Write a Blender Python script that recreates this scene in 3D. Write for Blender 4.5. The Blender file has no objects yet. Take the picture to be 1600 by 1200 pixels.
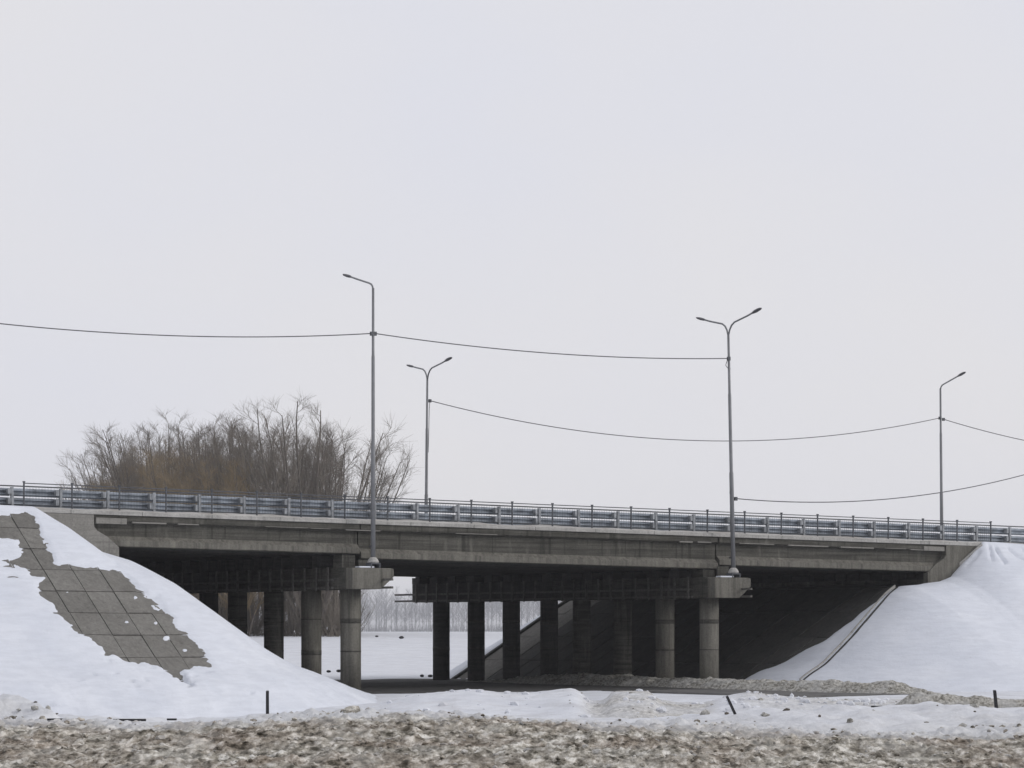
import bpy, bmesh, math, random
import numpy as np
from mathutils import Vector, Matrix, noise as mnoise

random.seed(7)
R = math.radians
scene = bpy.context.scene
C = scene.collection

# ------------------------------------------------------------------ camera
F = 4950.0            # focal length in pixels of a 1600 px wide picture
HZ = 985.0            # row of the horizon
cam_d = bpy.data.cameras.new('camera')
cam = bpy.data.objects.new('camera', cam_d)
C.objects.link(cam)
cam.location = (0, 0, 0)
cam.rotation_euler = (R(90), 0, 0)
cam_d.sensor_width = 36
cam_d.lens = F / 1600 * 36
cam_d.shift_y = (HZ - 600) / 1600
cam_d.clip_start = 0.5
cam_d.clip_end = 9000
scene.camera = cam

# ------------------------------------------------------------------ sky, sun
SUN_EL, SUN_AZ = 25.0, 100.0      # azimuth clockwise from +Y (view direction)
world = bpy.data.worlds.new('World')
scene.world = world
world.use_nodes = True
wn = world.node_tree
wn.nodes.clear()
wo = wn.nodes.new('ShaderNodeOutputWorld')
bg = wn.nodes.new('ShaderNodeBackground')
sky = wn.nodes.new('ShaderNodeTexSky')
sky.sky_type = 'NISHITA'
sky.sun_disc = False
sky.sun_elevation = R(SUN_EL)
sky.sun_rotation = R(SUN_AZ)
sky.dust_density = 4
bw = wn.nodes.new('ShaderNodeRGBToBW')
mixs = wn.nodes.new('ShaderNodeMix'); mixs.data_type = 'RGBA'
mixs.inputs[0].default_value = 0.965          # closed cloud layer over the clear sky
tc = wn.nodes.new('ShaderNodeTexCoord')
mp = wn.nodes.new('ShaderNodeMapping'); mp.inputs['Scale'].default_value = (3.2, 3.2, 5.0)
nz = wn.nodes.new('ShaderNodeTexNoise'); nz.inputs['Scale'].default_value = 1.6; nz.inputs['Detail'].default_value = 3
rp = wn.nodes.new('ShaderNodeValToRGB')
rp.color_ramp.elements[0].position = 0.35; rp.color_ramp.elements[0].color = (7.54, 7.62, 8.28, 1)
rp.color_ramp.elements[1].position = 0.65; rp.color_ramp.elements[1].color = (7.86, 7.81, 8.12, 1)
wn.links.new(tc.outputs['Generated'], mp.inputs[0])
wn.links.new(mp.outputs[0], nz.inputs['Vector'])
wn.links.new(nz.outputs[0], rp.inputs[0])
wn.links.new(sky.outputs[0], mixs.inputs[6])
wn.links.new(rp.outputs[0], mixs.inputs[7])
wn.links.new(mixs.outputs[2], bg.inputs[0])
bg.inputs[1].default_value = 0.1
wn.links.new(bg.outputs[0], wo.inputs[0])

sun_d = bpy.data.lights.new('sun', 'SUN')
sun_d.energy = 1.25
sun_d.angle = R(20)
sun_d.color = (1.0, 0.97, 0.93)
sun = bpy.data.objects.new('sun', sun_d)
C.objects.link(sun)
sv = Vector((math.sin(R(SUN_AZ)) * math.cos(R(SUN_EL)), math.cos(R(SUN_AZ)) * math.cos(R(SUN_EL)), math.sin(R(SUN_EL))))
sun.rotation_euler = sv.to_track_quat('Z', 'Y').to_euler()
sun.location = (0, 0, 60)

vs = scene.view_settings
vs.view_transform = 'Standard'
vs.look = 'None'
vs.exposure = 0.0
vs.gamma = 1.0
vs.use_curve_mapping = False

# ------------------------------------------------------------------ frame of the bridge
TH = R(31.5)
CT, ST = math.cos(TH), math.sin(TH)
Y0 = 131.9
W = 25.6                                 # overall width of the deck
def zt(s):                               # top of the deck edge: falls gently to the right
    return 4.36 - 0.0141 * s
def world_xy(s, t):
    return s * CT - t * ST, Y0 + s * ST + t * CT
def s_of(px, t):                         # position along the bridge of a sighted column
    k = (px - 800) / F
    return (k * (Y0 + t * CT) + t * ST) / (CT - k * ST)
def t_of(px, s):
    k = (px - 800) / F
    return (s * CT - k * (Y0 + s * ST)) / (k * CT + ST)
def z_of(py, s, t):
    return (HZ - py) / F * (Y0 + s * ST + t * CT)

# ------------------------------------------------------------------ helpers
def link(name, me, parent=None):
    o = bpy.data.objects.new(name, me)
    C.objects.link(o)
    if parent: o.parent = parent
    return o
def tag(o, label=None, cat=None, group=None, kind=None):
    if label: o['label'] = label
    if cat: o['category'] = cat
    if group: o['group'] = group
    if kind: o['kind'] = kind
    return o
def empty(name, loc=(0, 0, 0), rz=0.0):
    o = bpy.data.objects.new(name, None)
    C.objects.link(o)
    o.location = loc
    o.rotation_euler = (0, 0, rz)
    o.empty_display_size = 0.3
    return o
def bridge_frame(name):
    return empty(name, (0, Y0, 0), TH)

class MB:
    def __init__(self):
        self.v = []; self.f = []; self.sm = []
    def add(self, vs_, fs, smooth=False):
        b = len(self.v)
        self.v += [tuple(p) for p in vs_]
        self.f += [tuple(b + i for i in f) for f in fs]
        self.sm += [smooth] * len(fs)
        return self
    def hexa(self, c8):
        return self.add(c8, [(3, 2, 1, 0), (4, 5, 6, 7), (0, 1, 5, 4), (1, 2, 6, 5), (2, 3, 7, 6), (3, 0, 4, 7)])
    def box(self, x0, x1, y0, y1, z0, z1):
        return self.hexa([(x0, y0, z0), (x1, y0, z0), (x1, y1, z0), (x0, y1, z0),
                          (x0, y0, z1), (x1, y0, z1), (x1, y1, z1), (x0, y1, z1)])
    def tube(self, pts, rads, n=8, cap=True, smooth=True):
        pts = [Vector(p) for p in pts]
        b = len(self.v)
        up = None
        for i, p in enumerate(pts):
            d = (pts[min(i + 1, len(pts) - 1)] - pts[max(i - 1, 0)])
            if d.length < 1e-9: d = Vector((0, 0, 1))
            d.normalize()
            if up is None:
                up = d.orthogonal().normalized()
            else:
                up = (up - d * up.dot(d))
                up = up.normalized() if up.length > 1e-6 else d.orthogonal().normalized()
            q = d.cross(up)
            r = rads[i] if isinstance(rads, (list, tuple)) else rads
            for k in range(n):
                a = 2 * math.pi * k / n
                self.v.append(tuple(p + up * (r * math.cos(a)) + q * (r * math.sin(a))))
        for i in range(len(pts) - 1):
            for k in range(n):
                k2 = (k + 1) % n
                self.f.append((b + i * n + k, b + i * n + k2, b + (i + 1) * n + k2, b + (i + 1) * n + k))
                self.sm.append(smooth)
        if cap:
            self.f.append(tuple(b + k for k in reversed(range(n)))); self.sm.append(False)
            e = b + (len(pts) - 1) * n
            self.f.append(tuple(e + k for k in range(n))); self.sm.append(False)
        return self
    def prism(self, prof, a0, a1, fn):
        """prof: closed outline; fn(p, q, a) -> point; swept from a0 to a1"""
        n = len(prof)
        p0 = [fn(p, q, a0) for p, q in prof]
        p1 = [fn(p, q, a1) for p, q in prof]
        fs = [(k, (k + 1) % n, n + (k + 1) % n, n + k) for k in range(n)]
        fs += [tuple(reversed(range(n))), tuple(n + k for k in range(n))]
        return self.add(p0 + p1, fs)
    def mesh(self, name, mat):
        me = bpy.data.meshes.new(name)
        me.from_pydata(self.v, [], self.f)
        me.polygons.foreach_set('use_smooth', self.sm)
        me.materials.append(mat)
        me.update()
        bm = bmesh.new(); bm.from_mesh(me)
        bmesh.ops.recalc_face_normals(bm, faces=bm.faces)
        bm.to_mesh(me); bm.free()
        return me
    def build(self, name, mat, parent=None, bevel=0.0):
        o = link(name, self.mesh(name, mat), parent)
        if bevel:
            md = o.modifiers.new('bevel', 'BEVEL'); md.width = bevel; md.segments = 1; md.limit_method = 'ANGLE'
        return o

def grid_mesh(name, X, Y, Z, mat, keep=None, smooth=True):
    """X, Y, Z: 2D arrays"""
    n, m = X.shape
    me = bpy.data.meshes.new(name)
    co = np.stack([X, Y, Z], -1).reshape(-1, 3)
    idx = np.arange(n * m).reshape(n, m)
    q = np.stack([idx[:-1, :-1], idx[:-1, 1:], idx[1:, 1:], idx[1:, :-1]], -1).reshape(-1, 4)
    # orientation up
    a, b_, c_ = co[q[0, 0]], co[q[0, 1]], co[q[0, 2]]
    if np.cross(b_ - a, c_ - a)[2] < 0: q = q[:, ::-1]
    if keep is not None:
        kq = (keep[:-1, :-1] & keep[:-1, 1:] & keep[1:, 1:] & keep[1:, :-1]).reshape(-1)
        q = q[kq]
        used = np.unique(q)
        remap = -np.ones(n * m, int); remap[used] = np.arange(len(used))
        q = remap[q]; co = co[used]
    me.vertices.add(len(co)); me.vertices.foreach_set('co', co.astype(np.float32).ravel())
    me.loops.add(q.size); me.loops.foreach_set('vertex_index', q.astype(np.int32).ravel())
    me.polygons.add(len(q))
    me.polygons.foreach_set('loop_start', np.arange(0, q.size, 4, dtype=np.int32))
    me.polygons.foreach_set('loop_total', np.full(len(q), 4, dtype=np.int32))
    me.polygons.foreach_set('use_smooth', np.full(len(q), smooth, dtype=bool))
    me.update(); me.validate()
    me.materials.append(mat)
    return me

def vn(x, y, seed=0.0):
    xi = np.floor(x); yi = np.floor(y)
    fx = x - xi; fy = y - yi
    fx = fx * fx * (3 - 2 * fx); fy = fy * fy * (3 - 2 * fy)
    def h(a, b):
        v = np.sin(a * 127.1 + b * 311.7 + seed * 74.7) * 43758.5453
        return v - np.floor(v)
    return (h(xi, yi) * (1 - fx) * (1 - fy) + h(xi + 1, yi) * fx * (1 - fy)
            + h(xi, yi + 1) * (1 - fx) * fy + h(xi + 1, yi + 1) * fx * fy) * 2 - 1
def fbm(x, y, sc, octv=4, seed=0.0, gain=0.5):
    s = 0.0; a = 1.0; n = 0.0
    for i in range(octv):
        k = 2.03 ** i / sc
        ca, sa = math.cos(i * 1.1 + seed), math.sin(i * 1.1 + seed)
        s = s + a * vn((x * ca - y * sa) * k + 17.3 * i, (x * sa + y * ca) * k - 9.1 * i, seed + i)
        n += a; a *= gain
    return s / n
def smooth(a, b, x):
    t = np.clip((x - a) / (b - a), 0, 1)
    return t * t * (3 - 2 * t)

# ------------------------------------------------------------------ materials
def nodes_of(name, rough=0.85, spec=0.2):
    m = bpy.data.materials.new(name); m.use_nodes = True
    nt = m.node_tree; b = nt.nodes['Principled BSDF']
    b.inputs['Roughness'].default_value = rough
    b.inputs['Specular IOR Level'].default_value = spec
    return m, nt, b
def node(nt, kind, **kw):
    n = nt.nodes.new(kind)
    for k, v in kw.items(): setattr(n, k, v)
    return n
def noise_node(nt, vec, scale, detail=5, rough=0.6, mapscale=None):
    n = node(nt, 'ShaderNodeTexNoise')
    n.inputs['Scale'].default_value = scale; n.inputs['Detail'].default_value = detail
    n.inputs['Roughness'].default_value = rough
    if mapscale:
        mpn = node(nt, 'ShaderNodeMapping'); mpn.inputs['Scale'].default_value = mapscale
        nt.links.new(vec, mpn.inputs[0]); vec = mpn.outputs[0]
    nt.links.new(vec, n.inputs['Vector'])
    return n.outputs[0]
def ramp(nt, fac, stops):
    r = node(nt, 'ShaderNodeValToRGB')
    e = r.color_ramp.elements
    while len(e) < len(stops): e.new(0.5)
    for i, (p, c) in enumerate(stops):
        e[i].position = p
        e[i].color = (*c, 1) if isinstance(c, (tuple, list)) else (c, c, c, 1)
    nt.links.new(fac, r.inputs[0])
    return r.outputs[0]
def mixc(nt, fac, a, b, mode='MIX'):
    m = node(nt, 'ShaderNodeMix', data_type='RGBA', blend_type=mode)
    for sock, val in ((0, fac), (6, a), (7, b)):
        if hasattr(val, 'links'): nt.links.new(val, m.inputs[sock])
        elif isinstance(val, (int, float)): m.inputs[sock].default_value = val if sock == 0 else (val, val, val, 1)
        else: m.inputs[sock].default_value = (*val, 1)
    return m.outputs[2]
def bump(nt, b, h, strength, dist):
    n = node(nt, 'ShaderNodeBump')
    n.inputs['Strength'].default_value = strength; n.inputs['Distance'].default_value = dist
    nt.links.new(h, n.inputs['Height']); nt.links.new(n.outputs[0], b.inputs['Normal'])

def concrete(name, dark, light, stain=0.45, streak='s', rough=0.9):
    m, nt, b = nodes_of(name, rough, 0.15)
    co = node(nt, 'ShaderNodeTexCoord').outputs['Object']
    pos = node(nt, 'ShaderNodeNewGeometry').outputs['Position']
    base = ramp(nt, noise_node(nt, pos, 0.9, 7, 0.65), [(0.3, dark), (0.7, light)])
    fine = noise_node(nt, pos, 14, 4, 0.7)
    c = mixc(nt, 0.35, base, ramp(nt, fine, [(0.3, tuple(x * 0.55 for x in dark)), (0.7, tuple(min(1, x * 1.35) for x in light))]))
    if streak == 's':      # courses that run along the bridge
        st = noise_node(nt, co, 1.0, 5, 0.7, (0.25, 1.0, 9.0))
    else:                  # drips that run down
        st = noise_node(nt, pos, 1.0, 5, 0.7, (5.0, 5.0, 0.35))
    c = mixc(nt, ramp(nt, st, [(0.42, 0.0), (0.68, stain)]), c, tuple(x * 0.42 for x in dark))
    st2 = noise_node(nt, pos, 1.0, 5, 0.65, (3.0, 3.0, 0.5))
    c = mixc(nt, ramp(nt, st2, [(0.56, 0.0), (0.72, stain * 0.6)]), c, tuple(min(1, x * 1.5) for x in light))
    st3 = noise_node(nt, pos, 1.0, 4, 0.6, (4.5, 4.5, 0.22))           # narrow drips
    c = mixc(nt, ramp(nt, st3, [(0.57, 0.0), (0.66, stain * 0.75)]), c, tuple(x * 0.38 for x in dark))
    if name.endswith('paving_concrete'):
        oi = node(nt, 'ShaderNodeObjectInfo')
        c = mixc(nt, 1.0, c, ramp(nt, oi.outputs['Random'], [(0.0, .80), (1.0, 1.0)]), 'MULTIPLY')
    nt.links.new(c, b.inputs['Base Color'])
    bump(nt, b, fine, 0.4, 0.02)
    return m
M = {}
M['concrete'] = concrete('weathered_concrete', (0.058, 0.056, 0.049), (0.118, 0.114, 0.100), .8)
M['concrete_dark'] = concrete('shaded_dark_concrete', (0.045, 0.044, 0.043), (0.085, 0.083, 0.078), 0.5)  # darker concrete copy, mostly for under-deck parts: shade put into the colour
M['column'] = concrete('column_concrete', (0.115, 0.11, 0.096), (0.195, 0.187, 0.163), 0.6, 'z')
M['pale'] = concrete('pale_concrete', (0.17, 0.165, 0.150), (0.27, 0.26, 0.24), 0.4)
M['cornice'] = concrete('frosted_concrete', (0.28, 0.275, 0.26), (0.46, 0.45, 0.43), 0.4)
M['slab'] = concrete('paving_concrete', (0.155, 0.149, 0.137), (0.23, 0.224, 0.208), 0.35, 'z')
M['slab_dark'] = concrete('shaded_paving_concrete', (0.05, 0.05, 0.048), (0.085, 0.083, 0.078), 0.4, 'z')  # paving darkened for the slope under the deck, its shade painted in

def snow(name, lo, hi, fine=0.15, dirt=0.0):
    m, nt, b = nodes_of(name, 0.75, 0.25)
    pos = node(nt, 'ShaderNodeNewGeometry').outputs['Position']
    c = ramp(nt, noise_node(nt, pos, 0.45, 5, 0.6), [(0.3, lo), (0.7, hi)])
    n2 = noise_node(nt, pos, 6, 5, 0.7)
    if dirt:
        d = noise_node(nt, pos, 1.0, 6, 0.7, (0.8, 1.0, 1.0))
        c = mixc(nt, ramp(nt, d, [(0.48, 0.0), (0.66, dirt)]), c, (0.30, 0.27, 0.24))
        d2 = noise_node(nt, pos, 9, 3, 0.7)
        c = mixc(nt, ramp(nt, d2, [(0.62, 0.0), (0.70, dirt)]), c, (0.12, 0.11, 0.10))
    g1 = noise_node(nt, pos, 16, 2, 0.5)
    c = mixc(nt, ramp(nt, g1, [(0.735, 0.0), (0.76, 0.55)]), c, (0.16, 0.14, 0.12))
    g2 = noise_node(nt, pos, 1.0, 5, 0.65, (1.2, 1.2, 7.0))
    c = mixc(nt, ramp(nt, g2, [(0.40, 0.22), (0.58, 0.0)]), c, tuple(x * .72 for x in lo))
    ad = node(nt, 'ShaderNodeMath', operation='ADD'); nt.links.new(n2, ad.inputs[0]); nt.links.new(g2, ad.inputs[1])
    nt.links.new(c, b.inputs['Base Color'])
    bump(nt, b, ad.outputs[0], fine, 0.1)
    return m
M['snow'] = snow('snow', (0.615, 0.645, 0.71), (0.69, 0.715, 0.77), 0.22)
M['snow_ground'] = snow('trodden_snow', (0.62, 0.64, 0.69), (0.72, 0.74, 0.78), 0.35, 0.25)
_m = M['snow_ground']; _nt = _m.node_tree; _b = _nt.nodes['Principled BSDF']
_src = _b.inputs['Base Color'].links[0].from_socket
_at = node(_nt, 'ShaderNodeAttribute', attribute_name='dirt')
_pos = node(_nt, 'ShaderNodeNewGeometry').outputs['Position']
_gr = ramp(_nt, noise_node(_nt, _pos, 6, 6, .7, (1, .4, 1)), [(.34, (.12, .11, .095)), (.48, (.36, .345, .31)), (.62, (.60, .585, .55))])
_nt.links.new(mixc(_nt, _at.outputs['Fac'], _src, _gr), _b.inputs['Base Color'])
M['snow_grey'] = snow('gritty_snow', (0.36, 0.35, 0.33), (0.55, 0.54, 0.52), 0.5, 0.75)
m, nt, b = nodes_of('sanded_snow', 0.85, 0.2)
pos = node(nt, 'ShaderNodeNewGeometry').outputs['Position']
n1 = noise_node(nt, pos, 9, 5, .7, (1, .4, 1.3)); n2 = noise_node(nt, pos, 1.1, 3, .6)
c = ramp(nt, n1, [(.36, (.10, .092, .078)), (.48, (.26, .25, .22)), (.62, (.50, .485, .45))])
c = mixc(nt, ramp(nt, n2, [(.45, 0.0), (.65, .55)]), c, (.50, .50, .49))
nt.links.new(c, b.inputs['Base Color']); bump(nt, b, n1, .6, .08)
M['sanded'] = m

def flat(name, col, rough=0.6, metal=0.0, var=0.25, scale=6, spec=0.3):
    m, nt, b = nodes_of(name, rough, spec)
    pos = node(nt, 'ShaderNodeNewGeometry').outputs['Position']
    n = noise_node(nt, pos, scale, 4, 0.6)
    c = ramp(nt, n, [(0.3, tuple(x * (1 - var) for x in col)), (0.7, tuple(min(1, x * (1 + var)) for x in col))])
    nt.links.new(c, b.inputs['Base Color'])
    b.inputs['Metallic'].default_value = metal
    return m
M['galv'] = flat('galvanised_steel', (0.27, 0.285, 0.305), 0.5, 0.3, 0.4, 4)
M['galv_pole'] = flat('galvanised_pole', (0.19, 0.195, 0.205), 0.5, 0.3, 0.12, 3)
M['dark_steel'] = flat('dark_painted_steel', (0.075, 0.08, 0.09), 0.6)
M['beam'] = flat('guardrail_steel', (0.27, 0.30, 0.34), 0.55, 0.3, 0.45, 2.5)
M['lamp'] = flat('lamp_housing', (0.09, 0.09, 0.10), 0.5)
M['cable'] = flat('cable_rubber', (0.10, 0.10, 0.11), 0.7)
M['rust'] = flat('old_steel_channel', (0.105, 0.10, 0.092), 0.8, 0, 0.4, 9)
M['black'] = flat('black_plastic', (0.02, 0.02, 0.022), 0.6)
M['asphalt'] = flat('asphalt', (0.045, 0.044, 0.043), 0.9, 0, 0.35, 1.2)
M['asphalt_lit'] = flat('sky_lit_asphalt', (0.105, 0.103, 0.10), 0.9, 0, 0.3, 1.5)  # lighter copy of the asphalt for the open arm, sky light in the tone
M['soil'] = flat('frozen_soil', (0.10, 0.085, 0.07), 0.95, 0, 0.4, 2)
M['bark'] = flat('grey_bark', (0.115, 0.10, 0.085), 0.9, 0, 0.3, 3)
M['twig'] = flat('grey_twigs', (0.155, 0.135, 0.112), 0.9, 0, 0.3, 1)
M['twig_brown'] = flat('brown_twigs', (0.22, 0.168, 0.10), 0.9, 0, 0.3, 1)
M['twig_far'] = flat('haze_paled_twigs', (0.33, 0.335, 0.355), 0.95, 0, 0.2, 0.05)  # far twigs lightened: part of the haze is put into their colour

# dirty ploughed snow
m, nt, b = nodes_of('dirty_snow', 0.85, 0.25)
pos = node(nt, 'ShaderNodeNewGeometry').outputs['Position']
big = noise_node(nt, pos, 0.55, 3, 0.5, (1, 0.8, 1))
mid = noise_node(nt, pos, 6.5, 7, 0.66, (1, .25, 1.6))
fin = noise_node(nt, pos, 22, 4, 0.7, (1, .3, 1.3))
c = ramp(nt, mid, [(0.37, (0.05, 0.045, 0.032)), (0.44, (0.19, 0.175, 0.145)), (0.53, (0.40, 0.375, 0.325)), (0.62, (0.72, 0.70, 0.65))])
cb = ramp(nt, mid, [(0.37, (0.04, 0.03, 0.02)), (0.45, (0.17, 0.137, 0.105)), (0.54, (0.31, 0.265, 0.218)), (0.64, (0.56, 0.51, 0.45))])
c = mixc(nt, ramp(nt, big, [(0.44, 0.0), (0.62, 0.8)]), c, cb)
c = mixc(nt, ramp(nt, fin, [(0.58, 0.0), (0.66, 0.7)]), c, (0.04, 0.034, 0.026))
wz = noise_node(nt, pos, 1.5, 4, .6, (1, .35, 1))
c = mixc(nt, ramp(nt, wz, [(0.50, 0.0), (0.66, 0.38)]), c, (0.50, 0.49, 0.45))
dz_ = noise_node(nt, pos, 2.1, 4, .6, (1, .3, 1))
c = mixc(nt, ramp(nt, dz_, [(0.54, 0.0), (0.68, 0.55)]), c, (0.10, 0.085, 0.065))
att = node(nt, 'ShaderNodeAttribute', attribute_name='clean')
c = mixc(nt, att.outputs['Fac'], c, (0.60, 0.61, 0.63))
nt.links.new(c, b.inputs['Base Color'])
bump(nt, b, mid, 0.6, 0.06)
M['dirty'] = m

# ------------------------------------------------------------------ terrain functions (frame of the bridge: s along, t across)
S_P1 = s_of(548, 0.5)          # pier lines
S_P2 = s_of(1108, 0.5)
S_A1 = s_of(148, 0.0)          # ends of the girders
S_A2 = s_of(1477, 0.0)
S_C1 = s_of(52, 0.0)           # crest corners of the two embankments
S_C2 = s_of(1534, 0.0)
GL = -2.42

def ground_h(X, Y):
    X = np.asarray(X, float); Y = np.asarray(Y, float)
    s = X * CT + (Y - Y0) * ST; t = -X * ST + (Y - Y0) * CT
    z = np.interp(Y, [-100, 30, 36, 56, 70, 200, 320, 1500, 9000], [-1.8, -1.8, -2.0, -2.5, -2.6, -2.33, -0.22, -0.62, -2.0])
    # hollow before the left embankment
    low = smooth(2, -8, s) * smooth(-3, -8, t) * smooth(58, 75, Y)
    z = z - 0.50 * low
    z = z - 0.05 * smooth(0, -6, t) * smooth(58, 75, Y)
    # drifts and heaps before the bridge
    near = smooth(58, 66, Y) * smooth(0.5, -2.0, t)
    z = z + near * (0.12 * fbm(X, Y, 9, 4, 1.3) + 0.05 * fbm(X, Y, 1.6, 4, 2.1))
    # heaps thrown up along the road edge
    def heap(px, Yc, h, wx, wy):
        xc = (px - 800) / F * Yc
        return h * np.exp(-((X - xc) / wx) ** 2 - ((Y - Yc) / wy) ** 2)
    rug = 1 + 0.55 * fbm(X, Y, 1.1, 4, 5.0)
    pxx = 800 + X / np.maximum(Y, 1) * F
    Yc = 111 + 2.0 * fbm(X, X * 0, 5, 3, 7)
    rowy = np.interp(pxx, [540, 590, 620, 660, 700, 740, 790, 830, 860, 895, 908, 922, 945, 958, 1015, 1030, 1060, 1100, 1130, 1170, 1250, 1350, 1450, 1700],
                     [1104, 1099, 1090, 1083, 1080, 1078, 1083, 1082, 1079, 1076, 1082, 1095, 1094, 1081, 1080, 1094, 1098, 1098, 1089, 1082, 1090, 1094, 1096, 1096])
    rz_ = -(rowy - HZ) / F * Yc + 0.05 * fbm(X, Y, .8, 4, 5.0) + .02 * fbm(X, Y, .25, 3, 6.0)
    w = np.exp(-(np.abs(Y - Yc) / np.where(Y > Yc, 1.6, 6.5)) ** 2.4) * smooth(-9, -6, X) * smooth(60, 40, X)
    z = z * (1 - w) + np.maximum(z, rz_) * w
    rowb = np.interp(pxx, [-400, 0, 100, 300, 418, 550, 700, 900, 1000, 1100, 1146, 1250, 1375, 1450, 1557, 1800],
                     [1118, 1112, 1121, 1121, 1114, 1117, 1119, 1121, 1122, 1116, 1111, 1108, 1105, 1104, 1109, 1110])
    rb = -(rowb - HZ) / F * 71 + .045 * fbm(X, Y, .9, 4, 51.0) + .02 * fbm(X, Y, .28, 3, 52.0)
    wb = np.exp(-(np.abs(Y - 70) / np.where(Y > 70, 4.0, 9.0)) ** 2.2) * smooth(-70, -40, X) * smooth(70, 40, X)
    z = z * (1 - wb) + np.maximum(z, rb) * wb
    hp = np.exp(-((X + 10.6) / 1.1) ** 2 - ((Y - 66) / 1.6) ** 2) + .22 * np.exp(-((X + 9.75) / .45) ** 2 - ((Y - 65.5) / 1.2) ** 2)
    z = z + hp * (.42 + .5 * fbm(X, Y, .55, 4, 14.0) + .3 * fbm(X, Y, .25, 3, 15.0))
    # lumpy margin just beyond the bank, more so on the right and far left
    lum = smooth(57, 62, Y) * smooth(108, 80, Y) * (0.35 + 0.65 * np.maximum(smooth(2.5, 6, X), smooth(-8, -10, X)))
    z = z + lum * (0.18 * fbm(X, Y, .9, 4, 7.7) + 0.10 * fbm(X, Y, .35, 3, 8.8))
    z = z + smooth(170, 240, Y) * (0.10 * fbm(X, Y, 26, 4, 3.3) + .02 * fbm(X, Y * .4, 5, 3, 4.1))
    # bed of the road that passes beneath
    rd = smooth(S_P1 - 2.8, S_P1 - 2.2, s) * smooth(S_P2 + 2.6, S_P2 + 2.2, s) * smooth(-3.4, -2.2, t) * smooth(W + 2.0, W + 1.4, t)
    rd = np.maximum(rd, smooth(2.2, 2.6, s) * smooth(S_P2 - 1.2, S_P2 - 1.7, s) * smooth(-16, -14, t) * smooth(0, -2, t))
    z = z * (1 - rd) + (-2.54) * rd
    return z

A_L = [0, .72, 1.2, 2.4, 3.6, 5, 8, 11, 14, 22]
D_L = [0, .44, .72, 1.63, 1.95, 2.65, 4.86, 6.58, 7.75, 10.86]
A_R = [0, 2.0, 2.6, 4.8, 5.6, 12.4, 22]
D_R = [0, 1.62, 1.82, 2.05, 2.40, 6.45, 11.6]
def emb_h(s, t, side):
    """surface of an embankment; side -1 left, +1 right"""
    s = np.asarray(s, float); t = np.asarray(t, float)
    if side < 0:
        zc = zt(np.minimum(s, S_C1)) - 0.06
        u = np.interp(np.maximum(0, s - S_C1), A_L, D_L)
    else:
        zc = zt(np.maximum(s, S_C2)) - 0.06
        u = np.interp(np.maximum(0, S_C2 - s), A_R, D_R)
    v = np.maximum(0, -0.1 - t) / 1.5 + np.maximum(0, t - W) / 1.5
    return zc - np.sqrt(u * u + v * v)

def axis(parts):
    out = []
    for a, b, st in parts:
        n = max(1, int(round((b - a) / st)))
        out += list(np.linspace(a, b, n, endpoint=False))
    out.append(parts[-1][1])
    return np.array(out)

# ------------------------------------------------------------------ ground: one sheet to the horizon
xs = axis([(-4000, -1000, 500), (-1000, -200, 80), (-200, -60, 10), (-60, -24, 1.2), (-24, 27, 0.16), (27, 60, 1.2), (60, 200, 10), (200, 1000, 80), (1000, 4000, 500)])
ys = axis([(-120, 20, 10), (20, 56, 1.5), (56, 124, 0.22), (124, 200, 0.7), (200, 400, 5), (400, 1600, 40), (1600, 7000, 450)])
GX, GY = np.meshgrid(xs, ys)
GZ = ground_h(GX, GY)
g = link('snow_field', grid_mesh('snow_field', GX, GY, GZ, M['snow_ground']))
tag(g, kind='structure'); g.name = 'ground'
gpx = 800 + GX / np.maximum(GY, 1) * F
gd = smooth(895, 935, gpx) * smooth(1135, 1090, gpx) * smooth(84, 92, GY) * smooth(120, 112, GY) * .6
gd = np.maximum(gd, smooth(76, 58, GY) * .35 * smooth(40, 56, GY))
gd = np.maximum(gd, smooth(1130, 1180, gpx) * smooth(104, 108, GY) * smooth(122, 114, GY) * .5)
gd = np.clip(gd * (1 + .8 * fbm(GX, GY, 1.0, 4, 12.0)), 0, 1)
ga = g.data.attributes.new('dirt', 'FLOAT', 'POINT'); ga.data.foreach_set('value', gd.reshape(-1).astype(np.float32))

# road beneath the bridge and its arm towards the camera
ss = axis([(S_P1 - 2.4, S_P2 + 2.4, 0.5)]); ts = axis([(-3.2, W + 1.8, 0.5)])
S_, T_ = np.meshgrid(ss, ts)
rz = -2.44 + 0.035 * fbm(S_, T_, 2.0, 4, 9.2)
rz[0, :] = -3.0
rme = grid_mesh('road', S_, T_, rz, M['asphalt'], keep=(T_ > 1.0) | (S_ < S_P2 - .6))
road = link('road', rme); road.location = (0, Y0, -.02); road.rotation_euler = (0, 0, TH)
tag(road, kind='structure')
ss = axis([(2.5, S_P2 - 1.3, 0.4)]); ts = axis([(-16, -2.9, 0.5)])
S_, T_ = np.meshgrid(ss, ts)
rz = -2.48 + 0.03 * fbm(S_, T_, 1.4, 4, 3.2)
rz[0, :] = rz[:, 0] = rz[:, -1] = -3.0
rme = grid_mesh('side_road', S_, T_, rz, M['asphalt_lit'])
r2 = link('road', rme); r2.location = (0, Y0, 0); r2.rotation_euler = (0, 0, TH)
tag(r2, kind='structure')

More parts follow.
